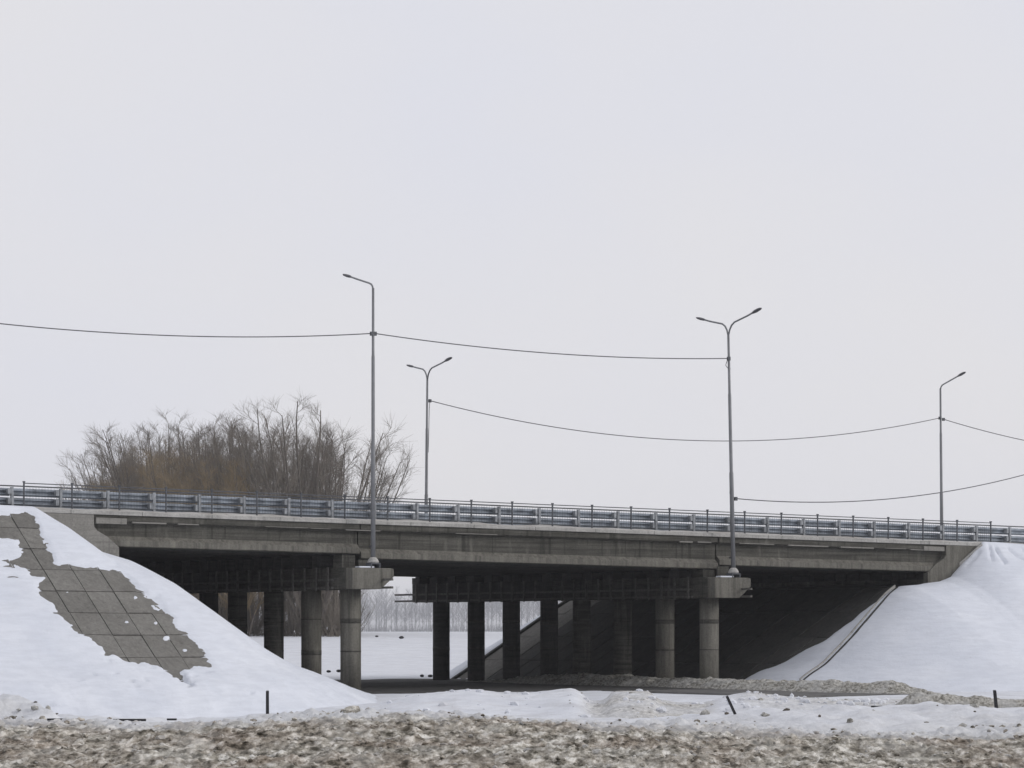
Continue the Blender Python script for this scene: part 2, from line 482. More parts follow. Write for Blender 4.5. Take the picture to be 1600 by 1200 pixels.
# ------------------------------------------------------------------ embankments
def emb_grid(side, ss, ts, extra, name, mat, off=0.0, cut=None):
    S_, T_ = np.meshgrid(ss, ts)
    Z_ = emb_h(S_, T_, side) + off
    if extra is not None: Z_ = Z_ + extra(S_, T_)
    X_, Yw = S_ * CT - T_ * ST, Y0 + S_ * ST + T_ * CT
    keep = (Z_ > -3.6)
    return S_, T_, Z_, keep
embs = {}
for side in (-1, 1):
    if side < 0: ss = axis([(-260, -60, 20), (-60, S_C1, 2), (S_C1, S_P1 + 3, 0.3)])
    else: ss = axis([(S_P2 - 1, S_C2, 0.3), (S_C2, 60, 2), (60, 260, 20)])
    ts = axis([(-13, -0.1, 0.5), (-0.1, W, 2.56), (W, W + 13, 1.0)])
    S_, T_, Z_, keep = emb_grid(side, ss, ts, None, '', None)
    Z_ = Z_ - 0.07
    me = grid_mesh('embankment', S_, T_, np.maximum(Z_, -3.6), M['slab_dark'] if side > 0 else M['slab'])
    o = link('embankment', me); o.location = (0, Y0, 0); o.rotation_euler = (0, 0, TH)
    tag(o, kind='structure')
    embs[side] = o

def px_of(s, t, z):
    X = s * CT - t * ST; Y = Y0 + s * ST + t * CT
    return 800 + X / Y * F, HZ - z / Y * F

def poly_dist(x, y, poly):
    """signed distance, positive inside"""
    d = np.full(x.shape, 1e9); ins = np.zeros(x.shape, bool)
    n = len(poly)
    for i in range(n):
        ax, ay = poly[i]; bx, by = poly[(i + 1) % n]
        vx, vy = bx - ax, by - ay
        k = np.clip(((x - ax) * vx + (y - ay) * vy) / (vx * vx + vy * vy + 1e-9), 0, 1)
        d = np.minimum(d, np.hypot(x - ax - k * vx, y - ay - k * vy))
        if ay != by:
            c_ = ((ay > y) != (by > y)) & (x < (bx - ax) * (y - ay) / (by - ay) + ax)
            ins ^= c_
    return np.where(ins, d, -d)

# outline of the paving the wind has swept clear, sighted and carried onto the slope
BARE = [(-90, 806), (44, 806), (52, 812), (60, 835), (73, 852), (88, 884), (178, 885), (195, 905), (212, 922), (228, 933), (243, 938), (256, 955), (275, 985),
        (305, 1005), (318, 1022), (334, 1047), (303, 1043), (284, 1053), (292, 1072), (298, 1089), (285, 1076), (268, 1060), (245, 1044), (228, 1037),
        (212, 1041), (195, 1034), (178, 1030), (170, 1036), (160, 1017), (146, 1000), (118, 987), (100, 968), (84, 956), (76, 943), (60, 930),
        (62, 915), (70, 907), (50, 903), (44, 893), (26, 888), (8, 880), (32, 872), (34, 862), (28, 853), (38, 846), (12, 841), (-90, 838)]

# the paving slabs of the left slope
apex_t = -0.1
def cone_pt(s, d):
    """point on the left slope at distance s along the bridge, d metres below the crest"""
    a = float(np.interp(max(0.0, s - S_C1), A_L, D_L))
    zc = zt(min(s, S_C1)) - 0.06
    vv = math.sqrt(max(0.0, d * d - a * a))
    return Vector((s, apex_t - 1.5 * vv, zc - max(d, a)))
rnd = random.Random(3)
SW, SD = 1.16, 0.80
for i in range(-5, 7):
    for j in range(0, 9):
        s0 = S_C1 + i * SW; s1 = s0 + SW - 0.035
        d0 = j * SD + 0.02; d1 = d0 + SD - 0.03
        amin = float(np.interp(max(0, s1 - S_C1), A_L, D_L))
        if d1 < amin + 0.15: continue
        mid_p = cone_pt((s0 + s1) / 2, (d0 + d1) / 2)
        x, y = px_of(mid_p.x, mid_p.y, mid_p.z)
        if poly_dist(np.array([x]), np.array([y]), BARE)[0] < -42: continue
        dz = rnd.uniform(-0.012, 0.022)
        c4 = [cone_pt(s0, d1), cone_pt(s1, d1), cone_pt(s1, d0), cone_pt(s0, d0)]
        nrm = (c4[1] - c4[0]).cross(c4[3] - c4[0])
        if nrm.length < 1e-6: nrm = Vector((0, -.55, .83))
        nrm.normalize()
        if nrm.z < 0: nrm = -nrm
        jit = [Vector((0, 0, rnd.uniform(-.006, .006))) for _ in range(4)]
        top = [p + nrm * (0.035 + dz) + q for p, q in zip(c4, jit)]
        bot = [p - nrm * 0.12 for p in c4]
        MB().hexa(bot + top).build('slab', M['slab'], embs[-1])

# snow lying on the left embankment
ss = axis([(-200, -60, 10), (-60, -27, 1.0), (-27, -2, 0.085)])
ts = axis([(-13.5, 0.6, 0.085)])
S_, T_ = np.meshgrid(ss, ts)
H = emb_h(S_, T_, -1)
PX, PY = px_of(S_, T_, H)
jx = 8 * fbm(S_ * .6, T_ * 1.5, 0.8, 5, 2.0, .7); jy = 5 * fbm(S_, T_, 0.6, 5, 6.0, .7)
jx = jx + 7 * fbm(S_, T_ * 2.0, .28, 3, 31.0); jy = jy + 3 * fbm(S_, T_, .25, 3, 33.0)
sd = poly_dist(PX + jx, PY + jy * .8, BARE)
sd = np.where(sd > -30, sd - 9 * smooth(0.50, 0.72, fbm(S_, T_, 1.1, 3, 11)), sd)
thick = np.clip(0.07 + (-sd - 2) * 0.012, -0.10, 0.12)
# small left-over patches of snow
for (qx, qy, r_) in ((262, 998, 5), (212, 935, 2.5), (243, 976, 2.5), (290, 1018, 3.5), (105, 928, 2), (198, 974, 3), (150, 905, 1.5)):
    thick = np.maximum(thick, 0.09 - 0.03 * np.hypot((PX + jx * .35 - qx) / r_, (PY + jy * .5 - qy) / (r_ * .6)) ** 2 )
drift = 0.05 * fbm(S_, T_, 4.0, 4, 1.0) + 0.012 * fbm(S_, T_ * .4, .8, 4, 3.0)
foot = smooth(-1.2, -2.6, H) * 0.35 + 0.10 * smooth(-0.8, -2.8, H) * fbm(S_, T_, 1.0, 4, 8.0)
Z_ = H + thick + np.where(thick > 0.06, drift * smooth(.06, .15, thick), 0) + foot * smooth(0.0, .1, thick)
# rounded shoulder drift next to the wing wall
for (qx, qy, rx_, ry_) in ((205, 1081, 4, 1.6), (180, 1062, 4, 1.5), (147, 1064, 5, 2), (126, 1079, 6, 1.8), (226, 1080, 3, 2.5), (214, 1091, 4, 1.2), (235, 1050, 4, 1.3), (302, 1068, 5, 1.5), (322, 1056, 6, 1.6), (300, 1080, 5, 1.4), (390, 1100, 5, 3), (20, 905, 9, 1.4), (12, 888, 8, 1.4), (75, 1120, 12, 1.5)):
    Z_ = Z_ - 0.16 * np.exp(-np.hypot((PX + jx * .6 - qx) / rx_, (PY + jy * .4 - qy) / ry_) ** 2)
cre = 11 + .04 * (PX - 300)
sil_y = np.interp(PX, [225, 300, 390, 470, 535, 585], [885, 930, 995, 1047, 1080, 1102])
Z_ = Z_ - .04 * np.exp(-((PY - sil_y - cre) / 3.0) ** 2) * smooth(230, 300, PX) * smooth(590, 540, PX)
# crease lines of slab joints under the thin snow
cr = np.abs(((S_ - S_C1) / SW) % 1 - 0.5) * 2
Z_ = Z_ - 0.02 * smooth(0.90, 1.0, cr) * smooth(.17, .06, thick)
o = link('slope_snow', grid_mesh('slope_snow', S_, T_, Z_, M['snow'], keep=(Z_ > -3.4)))
o.location = (0, Y0, 0); o.rotation_euler = (0, 0, TH); tag(o, kind='structure')

# snow on the right embankment
ss = axis([(S_P2 - 3, 34, 0.085), (34, 60, 1.0), (60, 200, 10)])
ts = axis([(-13.5, 3.0, 0.1)])
S_, T_ = np.meshgrid(ss, ts)
H = emb_h(S_, T_, 1)
edge = 0.15 + 0.5 * fbm(S_, T_, 1.6, 4, 4.0) + 1.2 * smooth(S_P2 + 6, S_P2 + 2.5, S_)
thick = np.clip(0.12 - smooth(edge - 0.35, edge + 0.5, T_) * 0.36, -0.25, 0.2)
PX, PY = px_of(S_, T_, H)
def seg(x0, y0, x1, y1):
    vx, vy = x1 - x0, y1 - y0
    k = np.clip(((PX - x0) * vx + (PY - y0) * vy) / (vx * vx + vy * vy), 0, 1)
    return np.hypot(PX - x0 - k * vx, PY - y0 - k * vy), k
for q in ((1546, 856, 1550, 878), (1555, 858, 1570, 884), (1575, 860, 1600, 880), (1598, 862, 1640, 890), (1530, 866, 1512, 885), (1620, 862, 1680, 900)):
    dd, k = seg(*q)
    thick = thick - 0.22 * np.exp(-(dd / (1.6 + 1.5 * k)) ** 2) * (1 - k * .6)
drift = 0.06 * fbm(S_, T_, 4.5, 4, 2.0) + 0.012 * fbm(S_ * .5, T_, .7, 4, 5.0)
rip = 0.03 * np.sin((H * 9) + 3 * fbm(S_, T_, 3, 3, 1.0)) * smooth(-2, 0, H)
# billow below the crest
bil = 0.25 * np.exp(-((H - 2.7) / 0.45) ** 2) * smooth(S_C2 - 1, S_C2 + 2, S_) * smooth(-.5, -1.5, T_)
foot = smooth(-1.4, -2.6, H) * 0.3
Z_ = H + thick + (drift + rip * .25 + bil + foot) * smooth(.0, .12, thick)
o = link('slope_snow', grid_mesh('slope_snow', S_, T_, Z_, M['snow'], keep=(Z_ > -3.4) & (thick > -0.2)))
o.location = (0, Y0, 0); o.rotation_euler = (0, 0, TH); tag(o, kind='structure')
# snow on the far cone of the right embankment
ts = axis([(W + 0.9, W + 13.5, 0.25)])
ss = axis([(S_P2 - 3, 34, 0.3), (34, 60, 1.0), (60, 200, 10)])
S_, T_ = np.meshgrid(ss, ts)
H = emb_h(S_, T_, 1)
Z_ = H + 0.14 + 0.06 * fbm(S_, T_, 3, 4, 3.0) - 0.3 * smooth(W + 1.5, W + 0.9, T_ + .3 * fbm(S_, T_, 1, 3, 2))
o = link('slope_snow', grid_mesh('slope_snow', S_, T_, Z_, M['snow'], keep=(Z_ > -3.4)))
o.location = (0, Y0, 0); o.rotation_euler = (0, 0, TH); tag(o, kind='structure')

# slabs on the slope under the right end span
for j in range(18):
    t0 = -0.6 + j * 1.5
    for i in range(5):
        s0 = S_P2 + 2.2 + i * 1.95
        s1 = s0 + 1.90; t1 = t0 + 1.44
        dz = rnd.uniform(-0.02, 0.035)
        c4 = [(s0, t0), (s1, t0), (s1, t1), (s0, t1)]
        zs = [float(emb_h(a, min(max(b_, -0.1), W), 1)) for a, b_ in c4]
        top = [(a, b_, z + 0.04 + dz) for (a, b_), z in zip(c4, zs)]
        bot = [(a, b_, z - 0.1) for (a, b_), z in zip(c4, zs)]
        MB().hexa(bot + top).build('slab', M['slab'] if t0 > W - 2.5 else M['slab_dark'], embs[1])  # lighter tone past the deck, shade-darkened tone beneath it

# kerbs that edge the paving on the right cone
def hit(px, py, side, lift=0.0):
    """where a line of sight meets the slope"""
    k = (px - 800) / F; e = (HZ - py) / F
    prev = None
    for Y in np.arange(100, 190, 0.05):
        X = k * Y; z = e * Y
        s = X * CT + (Y - Y0) * ST; t = -X * ST + (Y - Y0) * CT
        if z <= float(emb_h(s, t, side)) + lift:
            return Vector((s, t, float(emb_h(s, t, side)) + lift))
    return None
def slope_kerb(pts, w, h, mat, side, n=14):
    P = [hit(*p, side) for p in pts]
    P = [p for p in P if p]
    line = []
    for a, b_ in zip(P[:-1], P[1:]):
        for i in range(n): line.append(a.lerp(b_, i / n))
    line.append(P[-1])
    mb = MB()
    for i in range(len(line) - 1):
        a, b_ = line[i], line[i + 1]
        d = (b_ - a); d.z = 0; d.normalize(); q = Vector((-d.y, d.x, 0)) * w / 2
        za = float(emb_h(a.x, a.y, side)); zb = float(emb_h(b_.x, b_.y, side))
        za += .3 * float(smooth(-1.4, -2.6, za)); zb += .3 * float(smooth(-1.4, -2.6, zb))     # follows the drift at the foot
        mb.hexa([(a.x - q.x, a.y - q.y, za - .1), (b_.x - q.x, b_.y - q.y, zb - .1), (b_.x + q.x, b_.y + q.y, zb - .1), (a.x + q.x, a.y + q.y, za - .1),
                 (a.x - q.x, a.y - q.y, za + h), (b_.x - q.x, b_.y - q.y, zb + h), (b_.x + q.x, b_.y + q.y, zb + h), (a.x + q.x, a.y + q.y, za + h)])
    return mb
fr = bridge_frame('drainage_channel')
tag(fr, 'narrow concrete drainage channel running down the right snow slope beside the bare paving', 'drain')
slope_kerb([(1398, 920), (1325, 1000), (1250, 1078)], 0.07, 0.17, M['snow'], 1).build('kerb', M['cornice'], fr)
slope_kerb([(1402, 922), (1330, 1001), (1255, 1079)], 0.10, 0.135, M['concrete_dark'], 1).build('channel_bed', M['concrete_dark'], fr)
fr = bridge_frame('stair_kerb')
tag(fr, 'frosted concrete kerb slanting down from the railing end beside the right wing wall', 'kerb')
slope_kerb([(1534, 856), (1506, 880), (1478, 904)], 0.12, 0.20, M['cornice'], 1).build('kerb', M['cornice'], fr)
# kerb at the far edge of the under-bridge paving
fr = bridge_frame('slope_kerb')
tag(fr, 'dark kerb climbing the slope at the far side of the underpass', 'kerb')
mb = MB()
for i in range(9):
    a = S_P2 + 2.0 + i * 1.1; b_ = a + 1.1
    for tt in (W + 0.75,):
        za, zb = float(emb_h(a, W, 1)), float(emb_h(b_, W, 1))
        mb.hexa([(a, tt, za - .3), (b_, tt, zb - .3), (b_, tt + .22, zb - .3), (a, tt + .22, za - .3),
                 (a, tt, za + .16), (b_, tt, zb + .16), (b_, tt + .22, zb + .16), (a, tt + .22, za + .16)])
mb.build('kerb', M['concrete_dark'], fr)

# ------------------------------------------------------------------ the bridge
br = bridge_frame('road_bridge')
tag(br, 'grey concrete girder bridge on round columns carrying the road over the underpass', 'bridge')
def sweep_s(prof, s0, s1, fn=None):
    """profile of (t, height below/above deck edge) swept along the bridge"""
    return MB().prism(prof, s0, s1, lambda p, q, a: (a, p, zt(a) + q))
# joints between the spans
J1, J2 = s_of(562, 0.1), s_of(1122, 0.1)
spans = [(S_A1 + .02, J1 - .03, 1.37), (J1 + .03, J2 - .03, 1.55), (J2 + .03, S_A2 - .02, 1.38)]
SE0, SE1 = S_A1 - 4.0, S_A2 + 3.0
for (a, b_, dep) in spans:
    sweep_s([(0.05, -0.16), (12.6, -0.16), (12.6, -0.36), (0.05, -0.36)], a, b_).build('deck_slab', M['concrete'], br)
    sweep_s([(12.9, -0.16), (W - .05, -0.16), (W - .05, -0.36), (12.9, -0.36)], a, b_).build('deck_slab', M['concrete_dark'], br)
    for k in range(15):
        t0 = 0.42 + k * 1.755 if k < 15 else 0
        if k == 0: t0 = 0.41
        d = -dep
        hw, hf = 0.09, (0.36 if k == 0 else 0.27)
        prof = [(t0 - hf, d), (t0 + hf, d), (t0 + hf, d + .17), (t0 + hw, d + .33), (t0 + hw, -.50), (t0 + hf, -.39), (t0 + hf, -.365),
                (t0 - hf, -.365), (t0 - hf, -.39), (t0 - hw - .04, -.47), (t0 - hw - .04, d + .40), (t0 - hf, d + .21)]
        o = sweep_s(prof, a, b_).build('girder', M['concrete'] if k == 0 else M['concrete_dark'], br)
        if k == 0:      # paler strip that paints sky light onto the bottom flange facet
            sweep_s([(t0 - hf - .012, d + .03), (t0 - hf - .003, d + .03), (t0 - hf - .003, d + .214), (t0 - hw - .05, d + .40), (t0 - hw - .06, d + .415), (t0 - hf - .012, d + .225)], a + .01, b_ - .01).build('lit_flange_strip', M['column'], o)
# cornice along both edges, cast in lengths
a = SE0
k = 0
while a < SE1:
    b_ = min(a + 3.0, SE1)
    sweep_s([(-0.03, -0.155), (0.32, -0.155), (0.32, 0.0), (-0.03, 0.0)], a + .008, b_ - .008).build('cornice', M['cornice'], br, 0.012)
    sweep_s([(W - 0.32, -0.155), (W + 0.03, -0.155), (W + 0.03, 0.0), (W - 0.32, 0.0)], a + .008, b_ - .008).build('cornice', M['cornice'], br)
    a = b_
# road surface on the deck
sweep_s([(0.33, -0.15), (12.75, -0.15), (12.75, -0.03), (0.33, -0.03)], SE0, SE1).build('road_surface', M['asphalt'], br)
sweep_s([(12.8, -0.15), (W - .33, -0.15), (W - .33, -0.03), (12.8, -0.03)], SE0, SE1).build('road_surface', M['asphalt'], br)
# ridge of snow lying on the edge of the deck
sv_ = axis([(SE0 - 20, SE1 + 20, 0.12)]); tv_ = np.array([0.0, 0.06, 0.14, 0.3, 0.5, 0.7, 0.9, 1.0])
S_, T_ = np.meshgrid(sv_, tv_)
crown = np.array([-0.03, 0.015, 0.04, 0.07, 0.08, 0.07, 0.03, -0.05])[:, None] * (1 + 0.8 * fbm(S_, T_, 1.3, 4, 6.0)) + 0.01 * fbm(S_, T_, .4, 3, 2.0)
me = grid_mesh('edge_snow', S_, T_, zt(S_) + crown + .003, M['snow_grey'])
o = link('edge_snow', me, br); o['kind'] = 'stuff'
# pale blocks and dark slots at the two ends of the edge girder
sweep_s([(-0.02, -0.50), (0.30, -0.50), (0.30, -0.27), (-0.02, -0.27)], S_A1 + .05, S_A1 + 1.35).build('joint_block', M['pale'], br, .01)
sweep_s([(-0.02, -0.44), (0.30, -0.44), (0.30, -0.24), (-0.02, -0.24)], S_A2 - 1.25, S_A2 - .05).build('joint_block', M['pale'], br, .01)
# broken ledge with frost on it below the slab
rr = random.Random(11)
a = S_A1 + 1.6
while a < S_A2 - 1.6:
    L = rr.uniform(0.5, 2.6)
    if rr.random() < 0.72:
        h_ = rr.uniform(.02, .06); q = -0.375 - rr.uniform(0, .02)
        sweep_s([(0.02, q - h_), (0.16, q - h_), (0.16, q), (0.02, q + .0)], a, a + L).build('ledge', M['pale'] if rr.random() < .6 else M['concrete'], br)
    a += L + rr.uniform(.1, .8)

# piers
TCOL = [t_of(px, S_P2) for px in (1108, 1039, 973, 909, 858, 799, 744, 689.5)]
t_first = TCOL[0]
print('columns t', [round(x, 2) for x in TCOL], 'S', S_A1, S_P1, S_P2, S_A2, S_C1, S_C2)
for pi, (sp, zc0, zc1) in enumerate(((S_P1, 1.66, 2.53), (S_P2, 1.40, 2.30))):
    for half in (0, 1):
        ta = t_first - 0.85 if half == 0 else (TCOL[3] + TCOL[4]) / 2 + .04
        tb = (TCOL[3] + TCOL[4]) / 2 - .04 if half == 0 else TCOL[7] + 1.7
        cap = MB().box(sp - .7, sp + .7, ta, tb, zc0, zc1).build('pier_cap', M['concrete'] if half == 0 else M['concrete_dark'], br, .02)
        for k in range(4):
            tc_ = TCOL[k + 4 * half]
            zb = -2.9
            col = MB().tube([(sp, tc_, zb), (sp, tc_, zc0 - .003)], .42, 24)
            col.build('column', M['column'] if (half == 0 and k < 2) else M['concrete_dark'] if half else M['concrete'], cap)  # columns deeper under the deck get darker tones, shade painted in
            # casting rings
            for zr in (-0.95, 0.35):
                MB().tube([(sp, tc_, zr + rr.uniform(-.1, .1)), (sp, tc_, zr + .13)], .426, 24).build('ring', M['concrete'], cap)
        # steel channels clamped along both faces, with upright straps
        for sd_ in (-1, 1):
            e0 = ta + (1.0 if sd_ < 0 else -1.25) if half == 0 else ta
            e1 = tb if half == 0 else tb + 1.6
            for zz in (zc0 + .02, zc0 + .34):
                MB().box(sp + sd_ * .705, sp + sd_ * .80, e0, e1, zz, zz + .09).build('steel_channel', M['rust'], cap)
        tt = ta + 1.2
        while tt < tb - .2:
            MB().box(sp - .86, sp - .805, tt, tt + .12, zc0 - .05, zc1 + .03).build('strap', M['rust'], cap)
            tt += 1.02
    # bearing pedestals below each girder on either side of the cap
    for k in range(15):
        tg = 0.42 + k * 1.755 if k else .36
        for (sd_, dep) in ((-1, spans[pi][2]), (1, spans[pi + 1][2])):
            sc_ = sp + sd_ * .38
            ztop = zt(sc_) - dep - .004
            if ztop - zc1 > .03 and ta is not None:
                inside = (t_first - .85 < tg - .3)
                MB().box(sc_ - .30, sc_ + .30, max(tg - .38, t_first - .83), tg + .38, zc1 + .002, ztop - .05).build('pedestal', M['concrete'] if k == 0 else M['concrete_dark'], br)
                MB().box(sc_ - .2, sc_ + .2, max(tg - .22, t_first - .8), tg + .22, ztop - .048, ztop).build('bearing', M['black'], br)
    # corbel that carries the lamp at the near end
    te = t_first - 0.86
    prof = [(sp - .69, zc0), (sp + .62, zc0), (sp + 1.22, zc0 + .50), (sp + 1.22, zc1 - .06), (sp + 1.05, zc1 - .02), (sp - .69, zc1 - .02)]
    MB().prism(prof, te - .55, te - .003, lambda p, q, a: (p, a, q)).build('corbel', M['column'], br, .02)
    MB().box(sp - .35, sp + .35, te - .50, te - .12, zc1 - .018, zc1 + .05).build('snow_patch', M['snow'], br, .02)

# abutments, seats, wing walls
for side, sa, sc in ((-1, S_A1, S_C1), (1, S_A2, S_C2)):
    d = side
    # back wall across the whole width, kept just inside the wing walls
    a, b_ = sorted((sa + d * .05, sa + d * .75))
    MB().prism([(a, -1.0), (b_, -1.0), (b_, 0), (a, 0)], 0.5, W - .5,
               lambda p, q, t: (p, t, (zt(p) - .17) if q == 0 else 0.8)).build('abutment_wall', M['concrete_dark'], br)
    a, b_ = sorted((sa - d * .95, sa + d * .04))
    MB().box(a, b_, 0.35, W - .4, 1.2, zt(sa) - 1.37 - .35).build('bearing_seat', M['concrete'], br)
    for k in range(15):
        tg = 0.42 + k * 1.755 if k else .66
        MB().box(sa - d * .75 if d > 0 else sa + .15, sa - d * .15 if d > 0 else sa + .75, tg - .3, tg + .3, zt(sa) - 1.37 - .348, zt(sa) - 1.385).build('pedestal', M['concrete_dark'], br)
    for (t0, t1) in ((0.03, 0.34), (W - .34, W - .03)):
        z_ = zt(sa)
        o1 = [(sa + d * .03, z_ - .165), (sa + d * .03, z_ - .62), (sa - d * .10, z_ - .78), (sa - d * .55, z_ - 1.02), (sa - d * 1.02, z_ - 1.42), (sa - d * 1.02, z_ - 2.1),
              (sa + d * 1.2, z_ - 2.4), (sa + d * 3.0, z_ - 2.4), (sa + d * 3.0, z_ - .165 - d * 3 * .0141)]
        if t0 > 1: o1 = [(p if abs(p - sa) > .2 or True else p, q) for p, q in o1]
        MB().prism(o1, t0 if t0 > 1 else -.02, t1 if t0 > 1 else .33, lambda p, q, t: (p, t, q)).build('wing_wall', M['pale'] if side < 0 else M['column'], br, .01)

# ------------------------------------------------------------------ road on the embankments
for side in (-1, 1):
    a, b_ = (-260, SE0) if side < 0 else (SE1, 260)
    ss = axis([(a, b_, 5.0)]); ts = axis([(0.0, W, 0.8)])
    S_, T_ = np.meshgrid(ss, ts)
    o = link('road', grid_mesh('road', S_, T_, zt(S_) + .02 + 0 * T_, M['snow_grey'])); o.location = (0, Y0, 0); o.rotation_euler = (0, 0, TH)
    tag(o, kind='structure')

# ------------------------------------------------------------------ pedestrian railing along the near edge
RPX = [35, 112, 186, 260, 331, 402, 471, 541, 607, 672, 737, 801, 863, 925, 985, 1046, 1104, 1163, 1220, 1277, 1333, 1388, 1442, 1496, 1549]
rs = [s_of(p, .13) for p in RPX]
# even spacing through the sighted posts
k_ = np.polyfit(range(25), rs, 1)
rs = [k_[1] + k_[0] * i for i in range(25)]
print('rail spacing', k_)
def railing(t, label):
    fr = bridge_frame('pedestrian_railing')
    tag(fr, label, 'railing')
    pm = MB().box(-.027, .027, -.027, .027, 0, .97)
    pm.box(-.042, .042, -.042, .042, .97, 1.02); pm.box(-.06, .06, -.06, .06, 0, .015)
    pme = pm.mesh('post', M['dark_steel'])
    for s in rs:
        o = link('post', pme, fr); o.location = (s, t, zt(s))
    L = rs[1] - rs[0]
    rm = None; bmesh_ = None
    dz = zt(L) - zt(0)
    def bar(z, h, w):
        return MB().hexa([(.03, -w, z - h), (L - .03, -w, z - h + dz), (L - .03, w, z - h + dz), (.03, w, z - h),
                          (.03, -w, z + h), (L - .03, -w, z + h + dz), (L - .03, w, z + h + dz), (.03, w, z + h)])
    top = bar(.94, .018, .018).mesh('top_rail', M['dark_steel'])
    low = bar(.12, .008, .008).mesh('bottom_rail', M['dark_steel'])
    midr = bar(.80, .006, .006).mesh('middle_rail', M['dark_steel'])
    bal = MB()
    n = 15
    for i in range(1, n + 1):
        x = L * i / (n + 1); z_ = dz * i / (n + 1)
        bal.hexa([(x - .0035, -.0035, .13 + z_), (x + .0035, -.0035, .13 + z_), (x + .0035, .0035, .13 + z_), (x - .0035, .0035, .13 + z_),
                  (x - .0035, -.0035, .79 + z_), (x + .0035, -.0035, .79 + z_), (x + .0035, .0035, .79 + z_), (x - .0035, .0035, .79 + z_)])
    balm = bal.mesh('baluster', M['dark_steel'])
    for s in rs[:-1]:
        for nm, me in (('top_rail', top), ('middle_rail', midr), ('bottom_rail', low), ('balusters', balm)):
            o = link(nm, me, fr); o.location = (s, t, zt(s))
            if nm == 'balusters': o['kind'] = 'stuff'
    return fr
railing(.13, 'dark slim pedestrian railing with knobbed posts along the near edge of the bridge')
railing(W - .13, 'far pedestrian railing glimpsed behind the guardrails on the other edge of the bridge')

# ------------------------------------------------------------------ guardrails
GP = [18, 92, 168, 240, 312, 385, 451, 520, 588, 653, 717, 781, 843, 903, 964, 1024, 1083, 1141, 1198, 1253, 1310, 1365, 1420, 1474, 1527, 1580]
gs = [s_of(p, 1.2) for p in GP]
k_ = np.polyfit(range(len(gs)), gs, 1)
print('guard spacing', k_)
GSP = k_[0]
def wprof(z0, t):
    pts = [(.10, 0), (.09, .02), (.0, .06), (.0, .10), (.09, .145), (.09, .165), (.0, .21), (.0, .25), (.09, .29), (.10, .31)]
    f = [(t + a, z0 + b_) for a, b_ in pts]
    r_ = [(t + a + .012, z0 + b_) for a, b_ in reversed(pts)]
    return f + r_
GB = {}
rgd = random.Random(15)
def guardrail(t, label, flip=1, n0=-18, n1=44):
    fr = bridge_frame('guardrail')
    tag(fr, label, 'guardrail')
    if not GB:
        pm = MB().box(-.05, -.038, -.06, .06, -.1, .84); pm.box(.038, .05, -.06, .06, -.1, .84); pm.box(-.038, .038, -.06, -.046, -.1, .84)
        GB['post'] = pm.mesh('post', M['galv'])
        GB['spacer'] = MB().box(-.19, -.052, -.03, .20, -.11, .11).mesh('spacer', M['galv'])
        for nm, z0, ln in (('beam', .14, 2), ('upper_beam', .50, 2)):
            L = GSP * ln
            GB[nm] = MB().prism(wprof(z0, .20), 0.01, L - .01, lambda p, q, a: (a, p, q - .0141 * a)).mesh('beam', M['beam'])
        GB['top'] = MB().tube([(0, .08, .885), (GSP * 4, .08, .885 - .0141 * GSP * 4)], .026, 6).mesh('top_rail', M['dark_steel'])
    for i in range(n0, n1):
        s = k_[1] + GSP * i
        po_ = o = link('post', GB['post'], fr); o.location = (s, t, zt(s)); o.scale = (1, flip, 1)
        for zs_ in (.30, .67):
            o2 = link('spacer', GB['spacer'], fr); o2.location = (s, t, zt(s) + zs_); o2.scale = (1, flip, 1)
        if (i - n0) % 2 == 0:
            for nm in ('beam', 'upper_beam'):
                o = link('beam', GB[nm], fr); o.location = (s, t, zt(s)); o.scale = (1, flip, 1)
        po_.rotation_euler = (R(rgd.uniform(-1.2, 1.2)), R(rgd.uniform(-1.6, 1.6)), 0)
        if (i - n0) % 4 == 0:
            o = link('top_rail', GB['top'], fr); o.location = (s, t, zt(s)); o.scale = (1, flip, 1)
guardrail(1.2, 'double galvanised guardrail right behind the near pedestrian railing, running the whole width')
guardrail(11.2, 'nearer of the two median guardrails in the middle of the road deck', -1, -6, 34)
guardrail(13.9, 'farther of the two median guardrails in the middle of the road deck', 1, -6, 34)
guardrail(W - 1.2, 'guardrail at the far edge of the road deck, seen through the nearer ones', -1, -6, 34)

